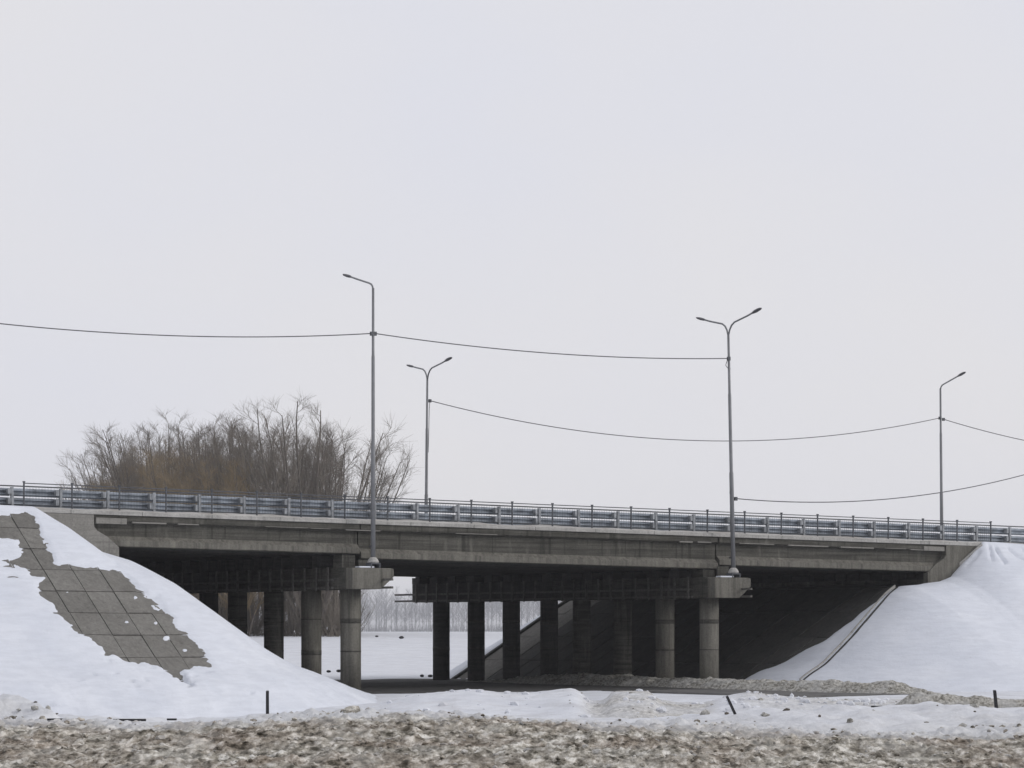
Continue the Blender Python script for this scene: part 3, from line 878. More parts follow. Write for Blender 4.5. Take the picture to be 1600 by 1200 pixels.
# ------------------------------------------------------------------ street lamps
def lamp(s, t, zb, ztop, arms, lean, label, bracket=True, bend='v'):
    root = bridge_frame('street_lamp')
    x, y = world_xy(s, t)
    root.location = (x, y, zb)
    tag(root, label, 'street lamp', 'tall street lamps standing along the bridge')
    Hh = ztop - zb
    lx, lt = lean
    def P(a, b_, z): return (a + lx * z / Hh, b_ + lt * z / Hh, z)
    MB().tube([P(0, 0, 0), P(0, 0, Hh * .42), P(0, 0, Hh * .425), P(0, 0, Hh * .75), P(0, 0, Hh * .755), P(0, 0, Hh)], [.10, .092, .076, .07, .058, .052], 12).build('pole', M['galv_pole'], root)
    MB().tube([P(0, 0, -.02), P(0, 0, .05), P(0, 0, .13), P(0, 0, .22)], [.23, .23, .19, .11], 14).build('base_flange', M['cornice'], root)
    if bracket:
        bk = MB().box(-.22, .22, -.24, .24, -.07, -.022)
        bk.box(-.22, -.17, -.22, .22, -.36, -.072); bk.box(.17, .22, -.22, .22, -.36, -.072); bk.box(-.168, .168, .12, .2, -.34, -.072)
        bk.box(-.30, .30, -.25, .25, -.42, -.362)
        bk.build('bracket', M['dark_steel'], root)
        # strap that ties the pole to the girder
        MB().box(-.02, .02, .03, .30, .62, .70).build('tie_bracket', M['dark_steel'], root)
    for (dirn, reach, rise) in arms:
        sg = 1 if dirn > 0 else -1
        tx, tt = lx, lt
        if bend == 'v':
            prof = [(0, -.25), (.02, 0), (.10, .22), (.24, .40), (.45, .52), (reach * .6, .52 + (rise - .52) * .45), (reach, rise)]
        else:
            prof = [(0, -.35), (0, -.08), (.05, .07), (.16, .17), (.34, .23), (reach * .6, .23 + (rise - .23) * .52), (reach, rise)]
        pts = [(tx, tt + sg * a, Hh + z) for a, z in prof]
        tip = pts[-1]; pts[-1] = tuple(Vector(pts[-2]).lerp(Vector(tip), .55))
        MB().tube(pts, [.038] * len(pts), 8).build('arm', M['galv_pole'], root)
        a = Vector(pts[-2]); b_ = Vector(tip); d = (b_ - a).normalized()
        c0 = b_ - d * .62
        side = Vector((1, 0, 0)); upv = d.cross(side); upv = upv if upv.z > 0 else -upv
        st = [(0, .045, .035), (.08, .06, .045), (.26, .11, .055), (.54, .105, .045), (.66, .05, .022)]
        mb = MB(); vs_ = []
        for l_, w_, h_ in st:
            p = c0 + d * l_
            for (ax, az) in ((-1, -.35), (-.6, -1), (.6, -1), (1, -.35), (.7, .8), (-.7, .8)):
                vs_.append(p + side * (w_ * ax) + upv * (h_ * az))
        fs = []
        for i in range(len(st) - 1):
            for k in range(6):
                fs.append((i * 6 + k, i * 6 + (k + 1) % 6, (i + 1) * 6 + (k + 1) % 6, (i + 1) * 6 + k))
        fs += [tuple(range(6)), tuple(range((len(st) - 1) * 6, len(st) * 6))]
        mb.add(vs_, fs, True); mb.build('lamp_head', M['lamp'], root)
    return root
tl = t_first - 1.15
sl1 = s_of(583, tl); sl2 = s_of(1146, tl)
tfar = TCOL[7] + 1.45
slf = s_of(665, tfar)
def zz(py, s, t): return z_of(py, s, t)
lamp(sl1, tl, zz(879, sl1, tl), zz(450, sl1, tl), [(1, 2.45, .78)], (0.0, 0), 'tall lamp with one arm pointing left, standing on the end of the left pier', True, 's')
lamp(sl2, tl, zz(895, sl2, tl), zz(524, sl2, tl), [(1, 2.35, .95), (-1, 2.35, .95)], (-0.27, 0), 'nearer of the two Y-shaped lamps, standing on the end of the right pier')
lamp(slf, tfar, zz(905, slf, tfar), zz(592, slf, tfar), [(1, 2.0, .84), (-1, 2.35, .9)], (0.10, 0), 'smaller Y-shaped lamp on the far side of the bridge between two taller poles')
sfr = s_of(1472, tfar)
lamp(sfr, tfar, 3.4, zz(607, sfr, tfar), [(-1, 2.1, .75)], (-0.12, 0), 'rightmost lamp with one arm pointing right, beyond the right end of the bridge', False, 's')
# the poles that carry the wires on beyond the picture
sL = sl1 - 18.6; lamp(sL - 4, tl + .9, 4.2, 14.3, [(1, 2.45, .62)], (0, 0), 'lamp pole beyond the left edge that holds the end of the upper wire', False, 's')
sR = s_of(1800, tl); lamp(sR, tl + .9, 3.4, 13.5, [(1, 2.45, .62)], (0, 0), 'lamp pole beyond the right edge that holds the low wire', False, 's')
sF = sfr + 30; lamp(sF, tfar, 3.2, 13.4, [(-1, 2.1, .75)], (0, 0), 'lamp pole beyond the right edge that holds the far wire', False, 's')

# ------------------------------------------------------------------ overhead cables
def pt(px, py, s, t): return Vector((s, t, z_of(py, s, t)))
def cable(A, B, midpy, midpx, label, extra=None, clamp=True):
    fr = bridge_frame('overhead_cable')
    tag(fr, label, 'cable')
    # sag from the sighted point: find parameter where the straight chord crosses midpx
    best = min((abs(px_of(*A.lerp(B, k / 200))[0] - midpx), k / 200) for k in range(201))[1]
    c = A.lerp(B, best); py = px_of(c.x, c.y, c.z)[1]
    Yc = Y0 + c.x * ST + c.y * CT
    sagc = (midpy - py) / F * Yc
    sag = sagc / (4 * best * (1 - best))
    pts = [A.lerp(B, k / 40) - Vector((0, 0, 4 * sag * (k / 40) * (1 - k / 40))) for k in range(41)]
    MB().tube(pts, .021, 6).build('wire', M['cable'], fr)
    if clamp:
        for e in (A, B):
            MB().box(e.x - .06, e.x + .06, e.y - .06, e.y + .06, e.z - .09, e.z + .07).build('clamp', M['dark_steel'], fr)
    if extra: MB().tube(extra, .016, 6).build('drip_loop', M['cable'], fr)
A1 = pt(583, 521, sl1 - .06, tl); A2 = pt(583, 521, sl1 + .08, tl)
B2 = pt(1133, 560, sl2 - .25, tl)
cable(Vector((sL - 4, tl + .9, 12.2)), A1, 526, 330, 'upper wire running from the left pier lamp out past the left edge of the photo')
cable(A2, B2, 552, 860, 'wire strung between the two tall near lamps above the bridge', [B2 + Vector(p) for p in ((-.05, 0, 0), (-.1, 0, -.15), (-.16, 0, -.3), (-.05, 0, -.42), (.10, 0, -.45))])
A3 = pt(675, 626, slf + .25, tfar); B3 = pt(1467, 653, sfr - .15, tfar)
cable(A3, B3, 689, 1150, 'long sagging wire from the far Y-shaped lamp to the rightmost lamp', [A3 + Vector(p) for p in ((0, 0, 0), (-.04, 0, -.5), (-.06, 0, -1.4), (-.1, 0, -2.6))])
B4 = pt(1472, 655, sfr + .1, tfar)
cable(B4, Vector((sF, tfar, 11.4)), 688, 1600, 'wire descending from the rightmost lamp out of the right edge')
A5 = pt(1149, 779, sl2 + .12, tl)
cable(A5, Vector((sR, tl + .9, 9.3)), 742, 1600, 'low wire rising from the foot of the near Y-shaped lamp towards the right edge', [A5 + Vector(p) for p in ((-.05, 0, .0), (-.22, 0, .05), (-.32, 0, .25), (-.25, 0, .5))])

# ------------------------------------------------------------------ marker posts and small things in the snow
def marker(px, pyt, pyb, Y, w, lean, label):
    X = (px - 800) / F * Y
    z0 = -(pyb - HZ) / F * Y; z1 = -(pyt - HZ) / F * Y
    o = MB().hexa([(-w, -w, -.12), (w, -w, -.12), (w, w, -.12), (-w, w, -.12),
                   (-w, -w, z1 - z0), (w, -w, z1 - z0), (w * .8, w, z1 - z0 + .015), (-w * .8, w, z1 - z0 + .015)]).build('marker_post', M['black'], None, .006)
    o.location = (X, Y, z0); o.rotation_euler = (0, lean, 0)
    tag(o, label, 'post', 'dark marker posts standing in the roadside snow')
marker(418, 1080, 1113, 66, .033, 0, 'upright black marker post in the snow below the left slope')
marker(1146, 1086, 1110, 68, .03, R(-25), 'black marker post leaning left in the snow before the right pier')
marker(1557, 1079, 1109, 72, .038, R(-6), 'black marker post in the snow near the right edge')
# dark laths lying in the snow
def lath(px0, px1, py, Y, h, label, tilt=0):
    x0, x1 = (px0 - 800) / F * Y, (px1 - 800) / F * Y
    z = -(py - HZ) / F * Y
    o = MB().box(-(x1 - x0) / 2, (x1 - x0) / 2, -.04, .04, -h / 2, h / 2).build('wooden_lath', M['black'], None, .004)
    o.location = ((x0 + x1) / 2, Y, z); o.rotation_euler = (0, tilt, 0)
    tag(o, label, 'lath', 'dark laths half buried in the snow')
lath(1361, 1389, 1104, 70, .035, 'short black lath lying in the snow left of the right marker post')
lath(74, 104, 1124, 49.6, .030, 'thin dark lath at the foot of the left slope, the left one')
lath(174, 228, 1125, 49.6, .036, 'thin dark lath at the foot of the left slope, the long middle one')
lath(261, 276, 1124, 49.6, .030, 'thin dark lath at the foot of the left slope, the short right one')

def lump(px, py, Y, r, mat, label, sq=.75, seed=0):
    bm = bmesh.new()
    bmesh.ops.create_icosphere(bm, subdivisions=3, radius=1)
    for v in bm.verts:
        n = mnoise.fractal(v.co * 1.6 + Vector((seed * 3.1, 0, 0)), 1.0, 2.0, 5)
        n2 = mnoise.noise(v.co * 5 + Vector((seed, 0, 0)))
        v.co *= 1 + .40 * n + .10 * n2
        v.co.z *= sq
    me = bpy.data.meshes.new('snow_lump'); bm.to_mesh(me); bm.free()
    me.materials.append(mat)
    o = link('snow_lump', me)
    o.scale = (r, r, r)
    X_ = (px - 800) / F * Y; zp = -(py - HZ) / F * Y
    if Y > 56: zp = min(zp, float(ground_h(X_, Y)) + r * .45)
    o.location = (X_, Y, zp)
    tag(o, label, 'snow lump', 'lumps of ploughed snow')
for i, a in enumerate((
    (552, 1112, 48.8, .13, 'dirty', 'dirty snow lump on the bank crest, the larger of the pair below the left pier'),
    (538, 1113, 48.9, .07, 'dirty', 'small dirty snow lump, the left of the pair on the bank below the left pier'),
    (1402, 1086, 104, .26, 'snow_grey', 'grey snow lump standing highest at the foot of the right slope'),
    (1378, 1093, 104, .24, 'snow_grey', 'low grey snow lump just left of the highest lump at the right slope'),
    (1436, 1091, 104, .20, 'snow_grey', 'grey snow lump at the left end of the dirty ridge under the right slope'),
    (56, 1106, 64.0, .13, 'snow_ground', 'larger white snow lump in the heap at the left edge of the photo'),
    (34, 1103, 64.3, .10, 'sanded', 'greyish snow lump in the heap at the left edge, behind the larger one'),
    (66, 1124, 50.5, .07, 'dirty', 'small brown lump in front of the heap at the left edge'),
    (124, 1127, 49.2, .08, 'dirty', 'dirty lump on the bank crest between the left laths'),
    (82, 1138, 46.5, .09, 'sanded', 'grey lump on the dirty bank below the left laths'),
    (1250, 1090, 98, .26, 'snow_ground', 'white lump of ploughed snow below the lower end of the drainage channel'),
    (1222, 1087, 100, .22, 'snow_ground', 'white lump of ploughed snow left of the drainage channel foot'),
    (1275, 1093, 97, .24, 'snow_ground', 'white lump of ploughed snow right of the drainage channel foot'),
    (1033, 1096, 106, .16, 'snow_ground', 'small white lump beside the flat-topped heaps in the road mouth'),
    (770, 1079, 118, .24, 'snow_grey', 'snow lump on the heap inside the underpass, left of its middle'),
    (645, 1052, 158, .0, 'black', ''),
    )):
    if a[3] <= 0: continue
    lump(a[0], a[1], a[2], a[3], M[a[4]], a[5], .7, i * 1.7)
for i, (px, py, Y, r, lb) in enumerate((
    (513, 1049, 163, .09, 'dark clod at the far road edge, seen just left of the left pier column'),
    (530, 1048, 163, .10, 'smaller dark clod touching the left pier column in view'),
    (659, 1056, 163, .09, 'dark clod at the far road edge, left one near the first dark column'),
    (672, 1056, 163, .09, 'dark clod at the far road edge, right beside the first dark column'),
    (589, 994, 255, .10, 'dark speck of frozen soil high in the far snow field, left one'),
    (627, 996, 250, .14, 'dark speck of frozen soil high in the far snow field, right one'))):
    bm = bmesh.new(); bmesh.ops.create_icosphere(bm, subdivisions=2, radius=r)
    for v in bm.verts: v.co *= 1 + .35 * mnoise.noise(v.co * 6 + Vector((i, 0, 0)))
    me = bpy.data.meshes.new('soil_clod'); bm.to_mesh(me); bm.free(); me.materials.append(M['black'])
    o = link('soil_clod', me); X = (px - 800) / F * Y
    o.location = (X, Y, max(-(py - HZ) / F * Y, float(ground_h(X, Y))))
    o.scale = (1.4, 1, .8)
    tag(o, lb, 'clod', 'dark clods of frozen soil')

# ploughed-up clods too small to pick apart
def clods(name, n, place, rmin, rmax, mat, label, cat, seed):
    r0 = random.Random(seed); mb = MB()
    ib = bmesh.new(); bmesh.ops.create_icosphere(ib, subdivisions=1, radius=1)
    V = [v.co.copy() for v in ib.verts]; Fc = [tuple(v.index for v in f.verts) for f in ib.faces]; ib.free()
    P = [place(r0) for _ in range(n)]
    Z = ground_h(np.array([p[0] for p in P]), np.array([p[1] for p in P]))
    for (x, y), z in zip(P, Z):
        r = rmin + (rmax - rmin) * r0.random() ** 2.2
        q = []
        ex, ey, ez = r0.uniform(.8, 1.5), r0.uniform(.8, 1.3), r0.uniform(.55, .95)
        for v in V:
            k = r * (1 + r0.uniform(-.28, .28)); q.append((x + v.x * k * ex, y + v.y * k * ey, z + r * .2 + v.z * k * ez))
        mb.add(q, Fc)
    o = mb.build(name, mat); tag(o, label, cat, kind='stuff')
def pxy(r0, p0, p1, y0, y1):
    Y = r0.uniform(y0, y1); return ((r0.uniform(p0, p1) - 800) / F * Y, Y)
clods('snow_clods', 420, lambda r0: pxy(r0, 1130, 1400, 97, 112) if r0.random() < .55 else pxy(r0, 600, 1700, 94, 112), .03, .17, M['snow_ground'],
      'white clods of ploughed snow scattered between the dirty bank and the bridge', 'snow clods', 3)
clods('snow_clods', 260, lambda r0: pxy(r0, 890, 1700, 60, 112) if r0.random() < .8 else pxy(r0, -20, 120, 62, 70), .02, .09, M['sanded'],
      'small sandy grey clods peppering the snow between the bank and the bridge', 'snow clods', 5)
clods('soil_bits', 130, lambda r0: pxy(r0, 700, 1700, 60, 114) if r0.random() < .8 else pxy(r0, -20, 130, 60, 68), .015, .055, M['soil'],
      'dark crumbs of frozen soil sprinkled over the snow before the bridge', 'soil', 8)

# windrow of gritty snow along the road beside the right pier
ss = axis([(0, 1, .02)]); us = axis([(-17, 22, .07)])
U, V = np.meshgrid(us, ss)
wid = 2.6
off = (V - .5) * wid
cen = S_P2 - .9 + 0.35 * fbm(U, U * 0, 6, 3, 2)
Sx = cen + off; Tx = U
prof = np.cos(np.clip((V - .5) * 2, -1, 1) * math.pi / 2) ** 1.2
hh = (0.52 + 0.10 * fbm(U, U * 0 + 3, 3, 3, 1)) * smooth(22, 9, U) * smooth(-17, -13, U)
Zx = -2.60 + prof * hh * (1 + .22 * fbm(Sx, Tx, 1.1, 4, 3)) + .13 * fbm(Sx, Tx, .30, 4, 6) * prof + .02
o = link('snow_windrow', grid_mesh('snow_windrow', Sx, Tx, Zx, M['sanded']))
o.location = (0, Y0, 0); o.rotation_euler = (0, 0, TH)
tag(o, 'low windrow of gritty grey snow along the road edge before the right pier', 'snow bank')
# dirty ridge at the foot of the right slope
xs_ = axis([(12.9, 30, .06)]); vs_ = axis([(0, 1, .04)])
U, V = np.meshgrid(xs_, vs_)
Yr = 106.5 + (V - .5) * 1.7 + .5 * fbm(U, U * 0, 3, 3, 2)
rowr = np.interp(800 + U / 106 * F, [1392, 1428, 1445, 1470, 1500, 1560, 1600, 2300], [1112, 1086, 1082, 1084, 1087, 1090, 1093, 1097])
topz = -(rowr - HZ) / F * 106
pr = np.cos(np.clip((V - .5) * 2, -1, 1) * math.pi / 2)
Zr = -2.52 + (topz + 2.50) * pr ** .7 + .16 * fbm(U, Yr, .5, 5, 2) * pr
Zr[0, :] = -3.3; Zr[-1, :] = -3.3; Zr[:, 0] = -3.3
o = link('snow_ridge', grid_mesh('snow_ridge', U, Yr, Zr, M['sanded']))
tag(o, 'long dirty snow ridge at the foot of the right slope behind the right marker post', 'snow bank')

# ------------------------------------------------------------------ foreground bank of dirty ploughed snow
RX = [(-200, 1122), (0, 1122), (120, 1124), (250, 1126), (400, 1115), (550, 1108), (700, 1112), (900, 1120), (1100, 1126), (1250, 1136), (1450, 1143), (1600, 1130), (1800, 1120)]
xs_ = axis([(-60, -9.2, 1.2), (-9.2, 9.2, .034), (9.2, 60, 1.2)])
ys_ = axis([(24, 33, .5), (33, 44, .05), (44, 50.5, .04), (50.5, 57.5, .12)])
BX, BY = np.meshgrid(xs_, ys_)
YR = 49.0
rt = -(np.interp(800 + BX / YR * F, [a for a, _ in RX], [b_ for _, b_ in RX]) - HZ) / F * YR
k1 = smooth(30, YR - 1, BY)
back = smooth(YR, 57.5, BY)
base = -1.86 * (1 - k1) + (rt - .05) * k1
base = base * (1 - back) + (-2.75) * back
amp = smooth(26, 33, BY)
rock = fbm(BX, BY, .38, 5, 1.0, .6)
rid = 1 - np.abs(fbm(BX, BY, .5, 4, 9.0, .55)) * 2
clod = np.abs(fbm(BX, BY, .24, 4, 21.0, .6)) * 2
BZ = base + amp * (0.085 * rock + 0.045 * rid + 0.065 * (clod - .5) + 0.10 * fbm(BX, BY, 1.9, 3, 4.0) - .04)
me = grid_mesh('dirty_snow_bank', BX, BY, BZ, M['dirty'])
cl = smooth(YR - 4.5, YR + .2, BY + 2.4 * fbm(BX, BY * .4, 1.0, 4, 3.0)) * .9 * smooth(-.45, .10, rock + .2)
# scattered chunks
n0 = len(me.vertices)
cv = []; cf = []; cc = []
rc = random.Random(5)
ico = bmesh.new(); bmesh.ops.create_icosphere(ico, subdivisions=1, radius=1)
iv = [v.co.copy() for v in ico.verts]; iff = [tuple(v.index for v in f.verts) for f in ico.faces]; ico.free()
ix = np.searchsorted(xs_, 0)
for _ in range(2200):
    y = rc.uniform(33, 50.5); x = rc.uniform(-.175, .175) * y
    i = min(len(xs_) - 1, int(np.searchsorted(xs_, x))); j = min(len(ys_) - 1, int(np.searchsorted(ys_, y)))
    z = BZ[j, i]; r_ = .015 + .04 * rc.random() ** 3
    b0 = len(cv); rot = Matrix.Rotation(rc.uniform(0, 6.28), 3, 'Z')
    sc = Vector((rc.uniform(.8, 1.5), rc.uniform(.8, 1.3), rc.uniform(.5, .9))) * r_
    for v in iv:
        w_ = 1 + rc.uniform(-.25, .25)
        p = rot @ Vector((v.x * sc.x * w_, v.y * sc.y * w_, v.z * sc.z * w_))
        cv.append((x + p.x, y + p.y, z + p.z + r_ * .2))
    cf += [tuple(b0 + q for q in f) for f in iff]
    cc += [0.35 if rc.random() < .3 else 0.0] * len(iv)
bm = bmesh.new(); bm.from_mesh(me)
me2 = bpy.data.meshes.new('chunks'); me2.from_pydata(cv, [], cf)
bm.from_mesh(me2); bm.to_mesh(me); bm.free(); bpy.data.meshes.remove(me2)
at = me.attributes.new('clean', 'FLOAT', 'POINT')
vals = np.concatenate([cl.reshape(-1), np.array(cc)]).astype(np.float32)
if len(vals) == len(me.vertices): at.data.foreach_set('value', vals)
else: print('ATTR MISMATCH', len(vals), len(me.vertices))
if not me.materials: me.materials.append(M['dirty'])
o = link('dirty_snow_bank', me)
tag(o, 'brown and grey dirty snow ploughed up along the bottom of the photo', 'snow bank', kind='stuff')

# ------------------------------------------------------------------ bare trees
def grow(rg, stems, fan, twr, dens=1.0, low=.22, sidemax=.34, lean=0.0):
    """bare broadleaf tree 20 m tall: slender stems that fan from the foot, side limbs that curve upwards, fine twigs"""
    tr, cr = MB(), MB()
    def curve(p, d, L, n, wob, lift):
        pts = [p.copy()]; q = p.copy(); dd = d.copy()
        for i in range(n):
            dd = (dd + Vector((rg.uniform(-1, 1), rg.uniform(-1, 1), rg.uniform(-.5, .5))) * wob + Vector((0, 0, lift))).normalized()
            q = q + dd * (L / n); pts.append(q.copy())
        return pts
    def at(pts, f):
        x = f * (len(pts) - 1); i = min(len(pts) - 2, int(x))
        return pts[i].lerp(pts[i + 1], x - i), (pts[i + 1] - pts[i]).normalized()
    def sidedir(d, ang):
        o_ = d.orthogonal().normalized(); o_.rotate(Matrix.Rotation(rg.uniform(0, 6.283), 3, d))
        return (d * math.cos(ang) + o_ * math.sin(ang)).normalized()
    for st in range(stems):
        a = rg.uniform(0, 6.283); tl_ = fan * (rg.random() ** .7) if st else fan * .1
        d = Vector((math.cos(a) * math.sin(tl_) + lean, math.sin(a) * math.sin(tl_), math.cos(tl_))).normalized()
        L = 20.5 * (1 - .22 * tl_) * rg.uniform(.80, .95)
        P = curve(Vector((math.cos(a) * .2, math.sin(a) * .2, -.3)), d, L, 9, .055, .035)
        r0 = .16 * rg.uniform(.75, 1.1)
        tr.tube(P, [r0 * (1 - .88 * i / 9) + .008 for i in range(10)], 6, cap=False)
        nl = int(17 * dens)
        for k in range(nl):
            f = low + (1 - low) * (k + rg.random()) / nl
            p, dd = at(P, min(.995, f))
            L1 = 20 * sidemax * (1.16 - f) ** .7 * rg.uniform(.55, 1.05)
            Q = curve(p, sidedir(dd, rg.uniform(.35, .85)), L1, 5, .10, .07)
            r1 = max(twr * 1.3, r0 * (1 - .88 * f) * .5)
            cr.tube(Q, [r1 + (twr * .8 - r1) * i / 5 for i in range(6)], 4, cap=False)
            n2 = int(9 * dens)
            for m_ in range(n2):
                g_ = .18 + .82 * (m_ + rg.random()) / n2
                p2, d2 = at(Q, min(.995, g_))
                L2 = L1 * .50 * (1.15 - g_) * rg.uniform(.7, 1.2) + .5
                T3 = curve(p2, sidedir(d2, rg.uniform(.35, .8)), L2, 3, .12, .08)
                cr.tube(T3, [twr * .85, twr * .7, twr * .6, twr * .35], 3, cap=False)
                for w_ in range(4):
                    p3, d3 = at(T3, rg.uniform(.15, .98))
                    L3 = rg.uniform(.5, 1.3)
                    e = p3 + (sidedir(d3, rg.uniform(.3, .8)) + Vector((0, 0, .15))) * L3
                    cr.tube([p3, e], [twr * .55, twr * .25], 3, cap=False)
    zz_ = sorted(v[2] for v in cr.v); k = 19.2 / zz_[int(len(zz_) * .985)]
    for mb in (tr, cr):
        mb.v = [(x * k, y * k, z * k if z * k < 17.8 else 17.8 + (z * k - 17.8) * .62) for x, y, z in mb.v]
    return tr, cr
variants = []
#                     stems fan  twig  dens low side  material
for i, a_ in enumerate(((12, .56, .0155, .72, .22, .22, 'twig'), (7, .40, .0155, .8, .25, .22, 'twig'), (10, .50, .022, .85, .08, .24, 'twig_brown'),
                        (11, .42, .023, .85, .05, .22, 'twig_brown'), (8, .46, .0155, .8, .20, .22, 'twig'))):
    rg = random.Random(40 + i)
    tr, cr = grow(rg, a_[0], a_[1], a_[2], a_[3], a_[4], a_[5], .28 if i == 5 else 0.0)
    print('tree', i, len(tr.f), len(cr.f))
    variants.append((tr.mesh('trunk', M['bark']), cr.mesh('branches', M[a_[6]])))
TREES = [(200, 706, 402, 2, .9), (224, 682, 384, 3, .9), (250, 658, 366, 4, .9), (490, 608, 300, 0, 1.15), (505, 650, 312, 0, 1.0), (518, 668, 306, 4, 1.1), (335, 665, 340, 0, .8), (384, 650, 335, 1, .9), (448, 652, 304, 1, 1.0), (424, 648, 309, 4, 1), (398, 650, 312, 4, .9), (372, 633, 318, 1, 1), (345, 640, 326, 4, 1), (318, 646, 334, 1, 1), (292, 640, 345, 4, 1),
         (262, 640, 360, 4, 1), (238, 656, 374, 1, 1), (212, 680, 392, 4, 1), (190, 712, 415, 1, .9), (172, 732, 440, 3, .9), (160, 748, 470, 3, .8),
         (524, 676, 303, 0, 1.0), (470, 668, 322, 4, 1), (385, 705, 300, 2, 1.0), (352, 712, 308, 2, 1.0), (328, 700, 318, 2, 1.0), (300, 700, 326, 3, 1.0), (272, 690, 335, 3, 1.0), (250, 692, 350, 2, 1.1),
         (225, 708, 362, 3, 1.1), (310, 685, 360, 2, 1.1), (278, 675, 375, 2, 1.1), (360, 690, 345, 2, 1.0), (205, 725, 380, 2, 1.2), (182, 742, 400, 3, 1.2), (436, 672, 335, 1, 1.0)]
ORD = ['first', 'second', 'third', 'fourth', 'fifth', 'sixth', 'seventh', 'eighth', 'ninth', 'tenth', 'eleventh', 'twelfth', 'thirteenth', 'fourteenth', 'fifteenth',
       'sixteenth', 'seventeenth', 'eighteenth', 'nineteenth', 'twentieth', 'twenty-first', 'twenty-second', 'twenty-third', 'twenty-fourth', 'twenty-fifth',
       'twenty-sixth', 'twenty-seventh', 'twenty-eighth', 'twenty-ninth', 'thirtieth', 'thirty-first', 'thirty-second', 'thirty-third', 'thirty-fourth', 'thirty-fifth', 'thirty-sixth', 'thirty-seventh', 'thirty-eighth', 'thirty-ninth', 'fortieth']
order = sorted(range(len(TREES)), key=lambda i: TREES[i][0])
rt_ = random.Random(9)
for i, (px, pyt, Y, v, wd) in enumerate(TREES):
    X = (px - 800) / F * Y
    zg = float(ground_h(X, Y))
    Ht = (HZ - pyt) / F * Y - zg
    root = empty('bare_tree', (X, Y, zg), rt_.uniform(0, 6.28))
    k = Ht / 20.0
    root.scale = (k * wd, k * wd, k)
    if i == 0: lb = 'tallest bare grey tree, its crown just left of the left lamp pole'
    elif px == 524: lb = 'low spreading bare tree rightmost in the clump, branches reaching past the left lamp pole'
    else:
        col = 'brown-twigged' if v in (2, 3) else 'grey'
        lb = '%s bare tree, %s from the left in the clump behind the bridge railing' % (col, ORD[order.index(i)])
    tag(root, lb, 'tree', 'bare trees in the clump behind the bridge')
    a = link('trunk', variants[v][0], root); b_ = link('crown', variants[v][1], root)
# low scrub round the feet of the clump
sc_m = None
rg = random.Random(77)
mbs = MB()
for st in range(42):
    a = rg.uniform(0, 6.283); tl_ = rg.uniform(.05, .8)
    p = Vector((rg.uniform(-.9, .9), rg.uniform(-.9, .9), -.2)); d = Vector((math.cos(a) * math.sin(tl_), math.sin(a) * math.sin(tl_), math.cos(tl_)))
    q = p + d * rg.uniform(1.6, 2.6); e = q + (d + Vector((0, 0, .3))) * rg.uniform(1.2, 2.6)
    mbs.tube([p, q, e], [.03, .02, .008], 3, cap=False)
    for w_ in range(7):
        b0_ = p.lerp(q, rg.uniform(.3, 1)) if w_ < 4 else q.lerp(e, rg.uniform(0, .9))
        mbs.tube([b0_, b0_ + Vector((rg.uniform(-.8, .8), rg.uniform(-.8, .8), rg.uniform(.4, 1.3)))], [.014, .006], 3, cap=False)
sc_m = mbs.mesh('scrub', M['twig'])
for i, (px, Y) in enumerate(((330, 310), (352, 304), (374, 309), (396, 303), (415, 307), (436, 301), (455, 305), (476, 300), (497, 304), (519, 299), (541, 303))):
    X = (px - 800) / F * Y
    o = link('leafless_bush', sc_m); o.location = (X, Y, float(ground_h(X, Y))); o.rotation_euler = (0, 0, i * 1.3)
    sc2 = .85 + .3 * rg.random(); o.scale = (1.2 * sc2, 1.2 * sc2, sc2)
    tag(o, 'leafless bush, %s from the left in the scrub below the tree clump' % ORD[i], 'bush', 'leafless bushes under the tree clump')

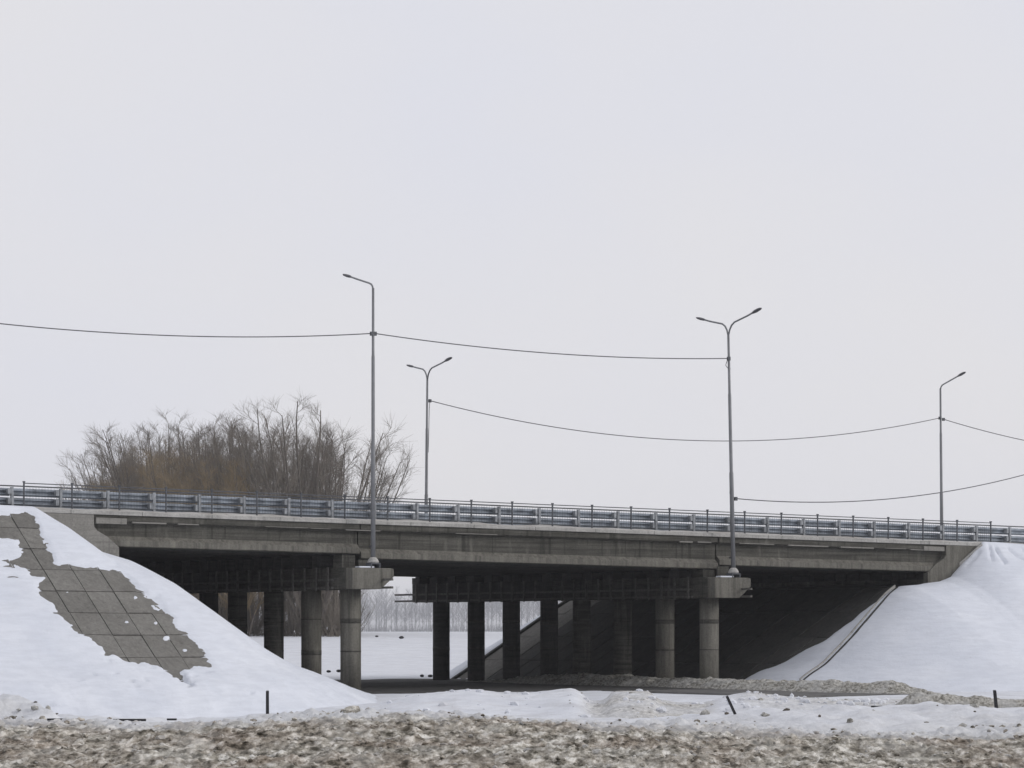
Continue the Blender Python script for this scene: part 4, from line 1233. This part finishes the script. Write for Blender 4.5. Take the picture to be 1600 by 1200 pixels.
# ------------------------------------------------------------------ far wood
fw = MB()
rf = random.Random(21)
def far_tree(x, y, z0, h):
    def stick(p, q, r):
        d = Vector((q[0] - p[0], 0, q[2] - p[2]))
        fw.tube([p, q], [r, r * .4], 3, cap=False, smooth=False)
    lean = rf.uniform(-.6, .6)
    fw.tube([(x, y, z0), (x + lean * .4, y, z0 + h * .5), (x + lean, y, z0 + h)], [.17, .12, .03], 3, cap=False, smooth=False)
    n = int(h * 2.1)
    for i in range(n):
        f = rf.uniform(.22, .97)
        zb = z0 + h * f; L = (1.15 - f) * h * rf.uniform(.16, .34)
        a = rf.uniform(0, 6.28); up = rf.uniform(.6, 1.7)
        x1 = x + lean * f; q = (x1 + math.cos(a) * L, y + math.sin(a) * L, zb + L * up)
        stick((x1, y, zb), q, .055)
        for _ in range(2):
            g_ = rf.uniform(.4, .9); m0 = (x1 + math.cos(a) * L * g_, y + math.sin(a) * L * g_, zb + L * up * g_)
            a2 = a + rf.uniform(-1.2, 1.2)
            stick(m0, (m0[0] + math.cos(a2) * L * .5, m0[1] + math.sin(a2) * L * .5, m0[2] + L * .8), .035)
for row in range(4):
    y = 1480 + row * 14
    x = -150
    while x < 150:
        z0 = float(ground_h(x, y)) - .3
        hh_ = (19.0 + 3.5 * math.sin(x * .06 + row) + rf.uniform(-4, 3.5)) * (1 if rf.random() > .1 else .75)
        far_tree(x, y + rf.uniform(-5, 5), z0, hh_)
        x += rf.uniform(2.2, 5.5)
# undergrowth at the wood's edge
for i in range(1500):
    x = rf.uniform(-150, 150); y = 1470 + rf.uniform(-6, 12); z0 = float(ground_h(x, y)) - .2
    h = rf.uniform(1.2, 4.2)
    for _ in range(3):
        a = rf.uniform(-.35, .35)
        fw.tube([(x, y, z0), (x + a * h, y, z0 + h)], [.09, .03], 3, cap=False, smooth=False)
        x += rf.uniform(-.4, .4)
print('far wood', len(fw.f))
o = fw.build('far_wood', M['twig_far'])
tag(o, 'pale hazy wood on the horizon, seen through the openings under the bridge', 'wood', kind='stuff')

# ------------------------------------------------------------------ winter haze
m = bpy.data.materials.new('haze'); m.use_nodes = True
nt = m.node_tree; nt.nodes.clear()
out = nt.nodes.new('ShaderNodeOutputMaterial'); pv = nt.nodes.new('ShaderNodeVolumePrincipled')
pv.inputs['Color'].default_value = (0.95, 0.96, 1.0, 1)
pv.inputs['Density'].default_value = 0.00023
pv.inputs['Anisotropy'].default_value = 0.2
nt.links.new(pv.outputs[0], out.inputs['Volume'])
o = MB().box(-4200, 4200, -150, 7200, -6, 28).build('haze', m)
tag(o, kind='stuff')

scene.render.resolution_x = 1024
scene.render.resolution_y = 768
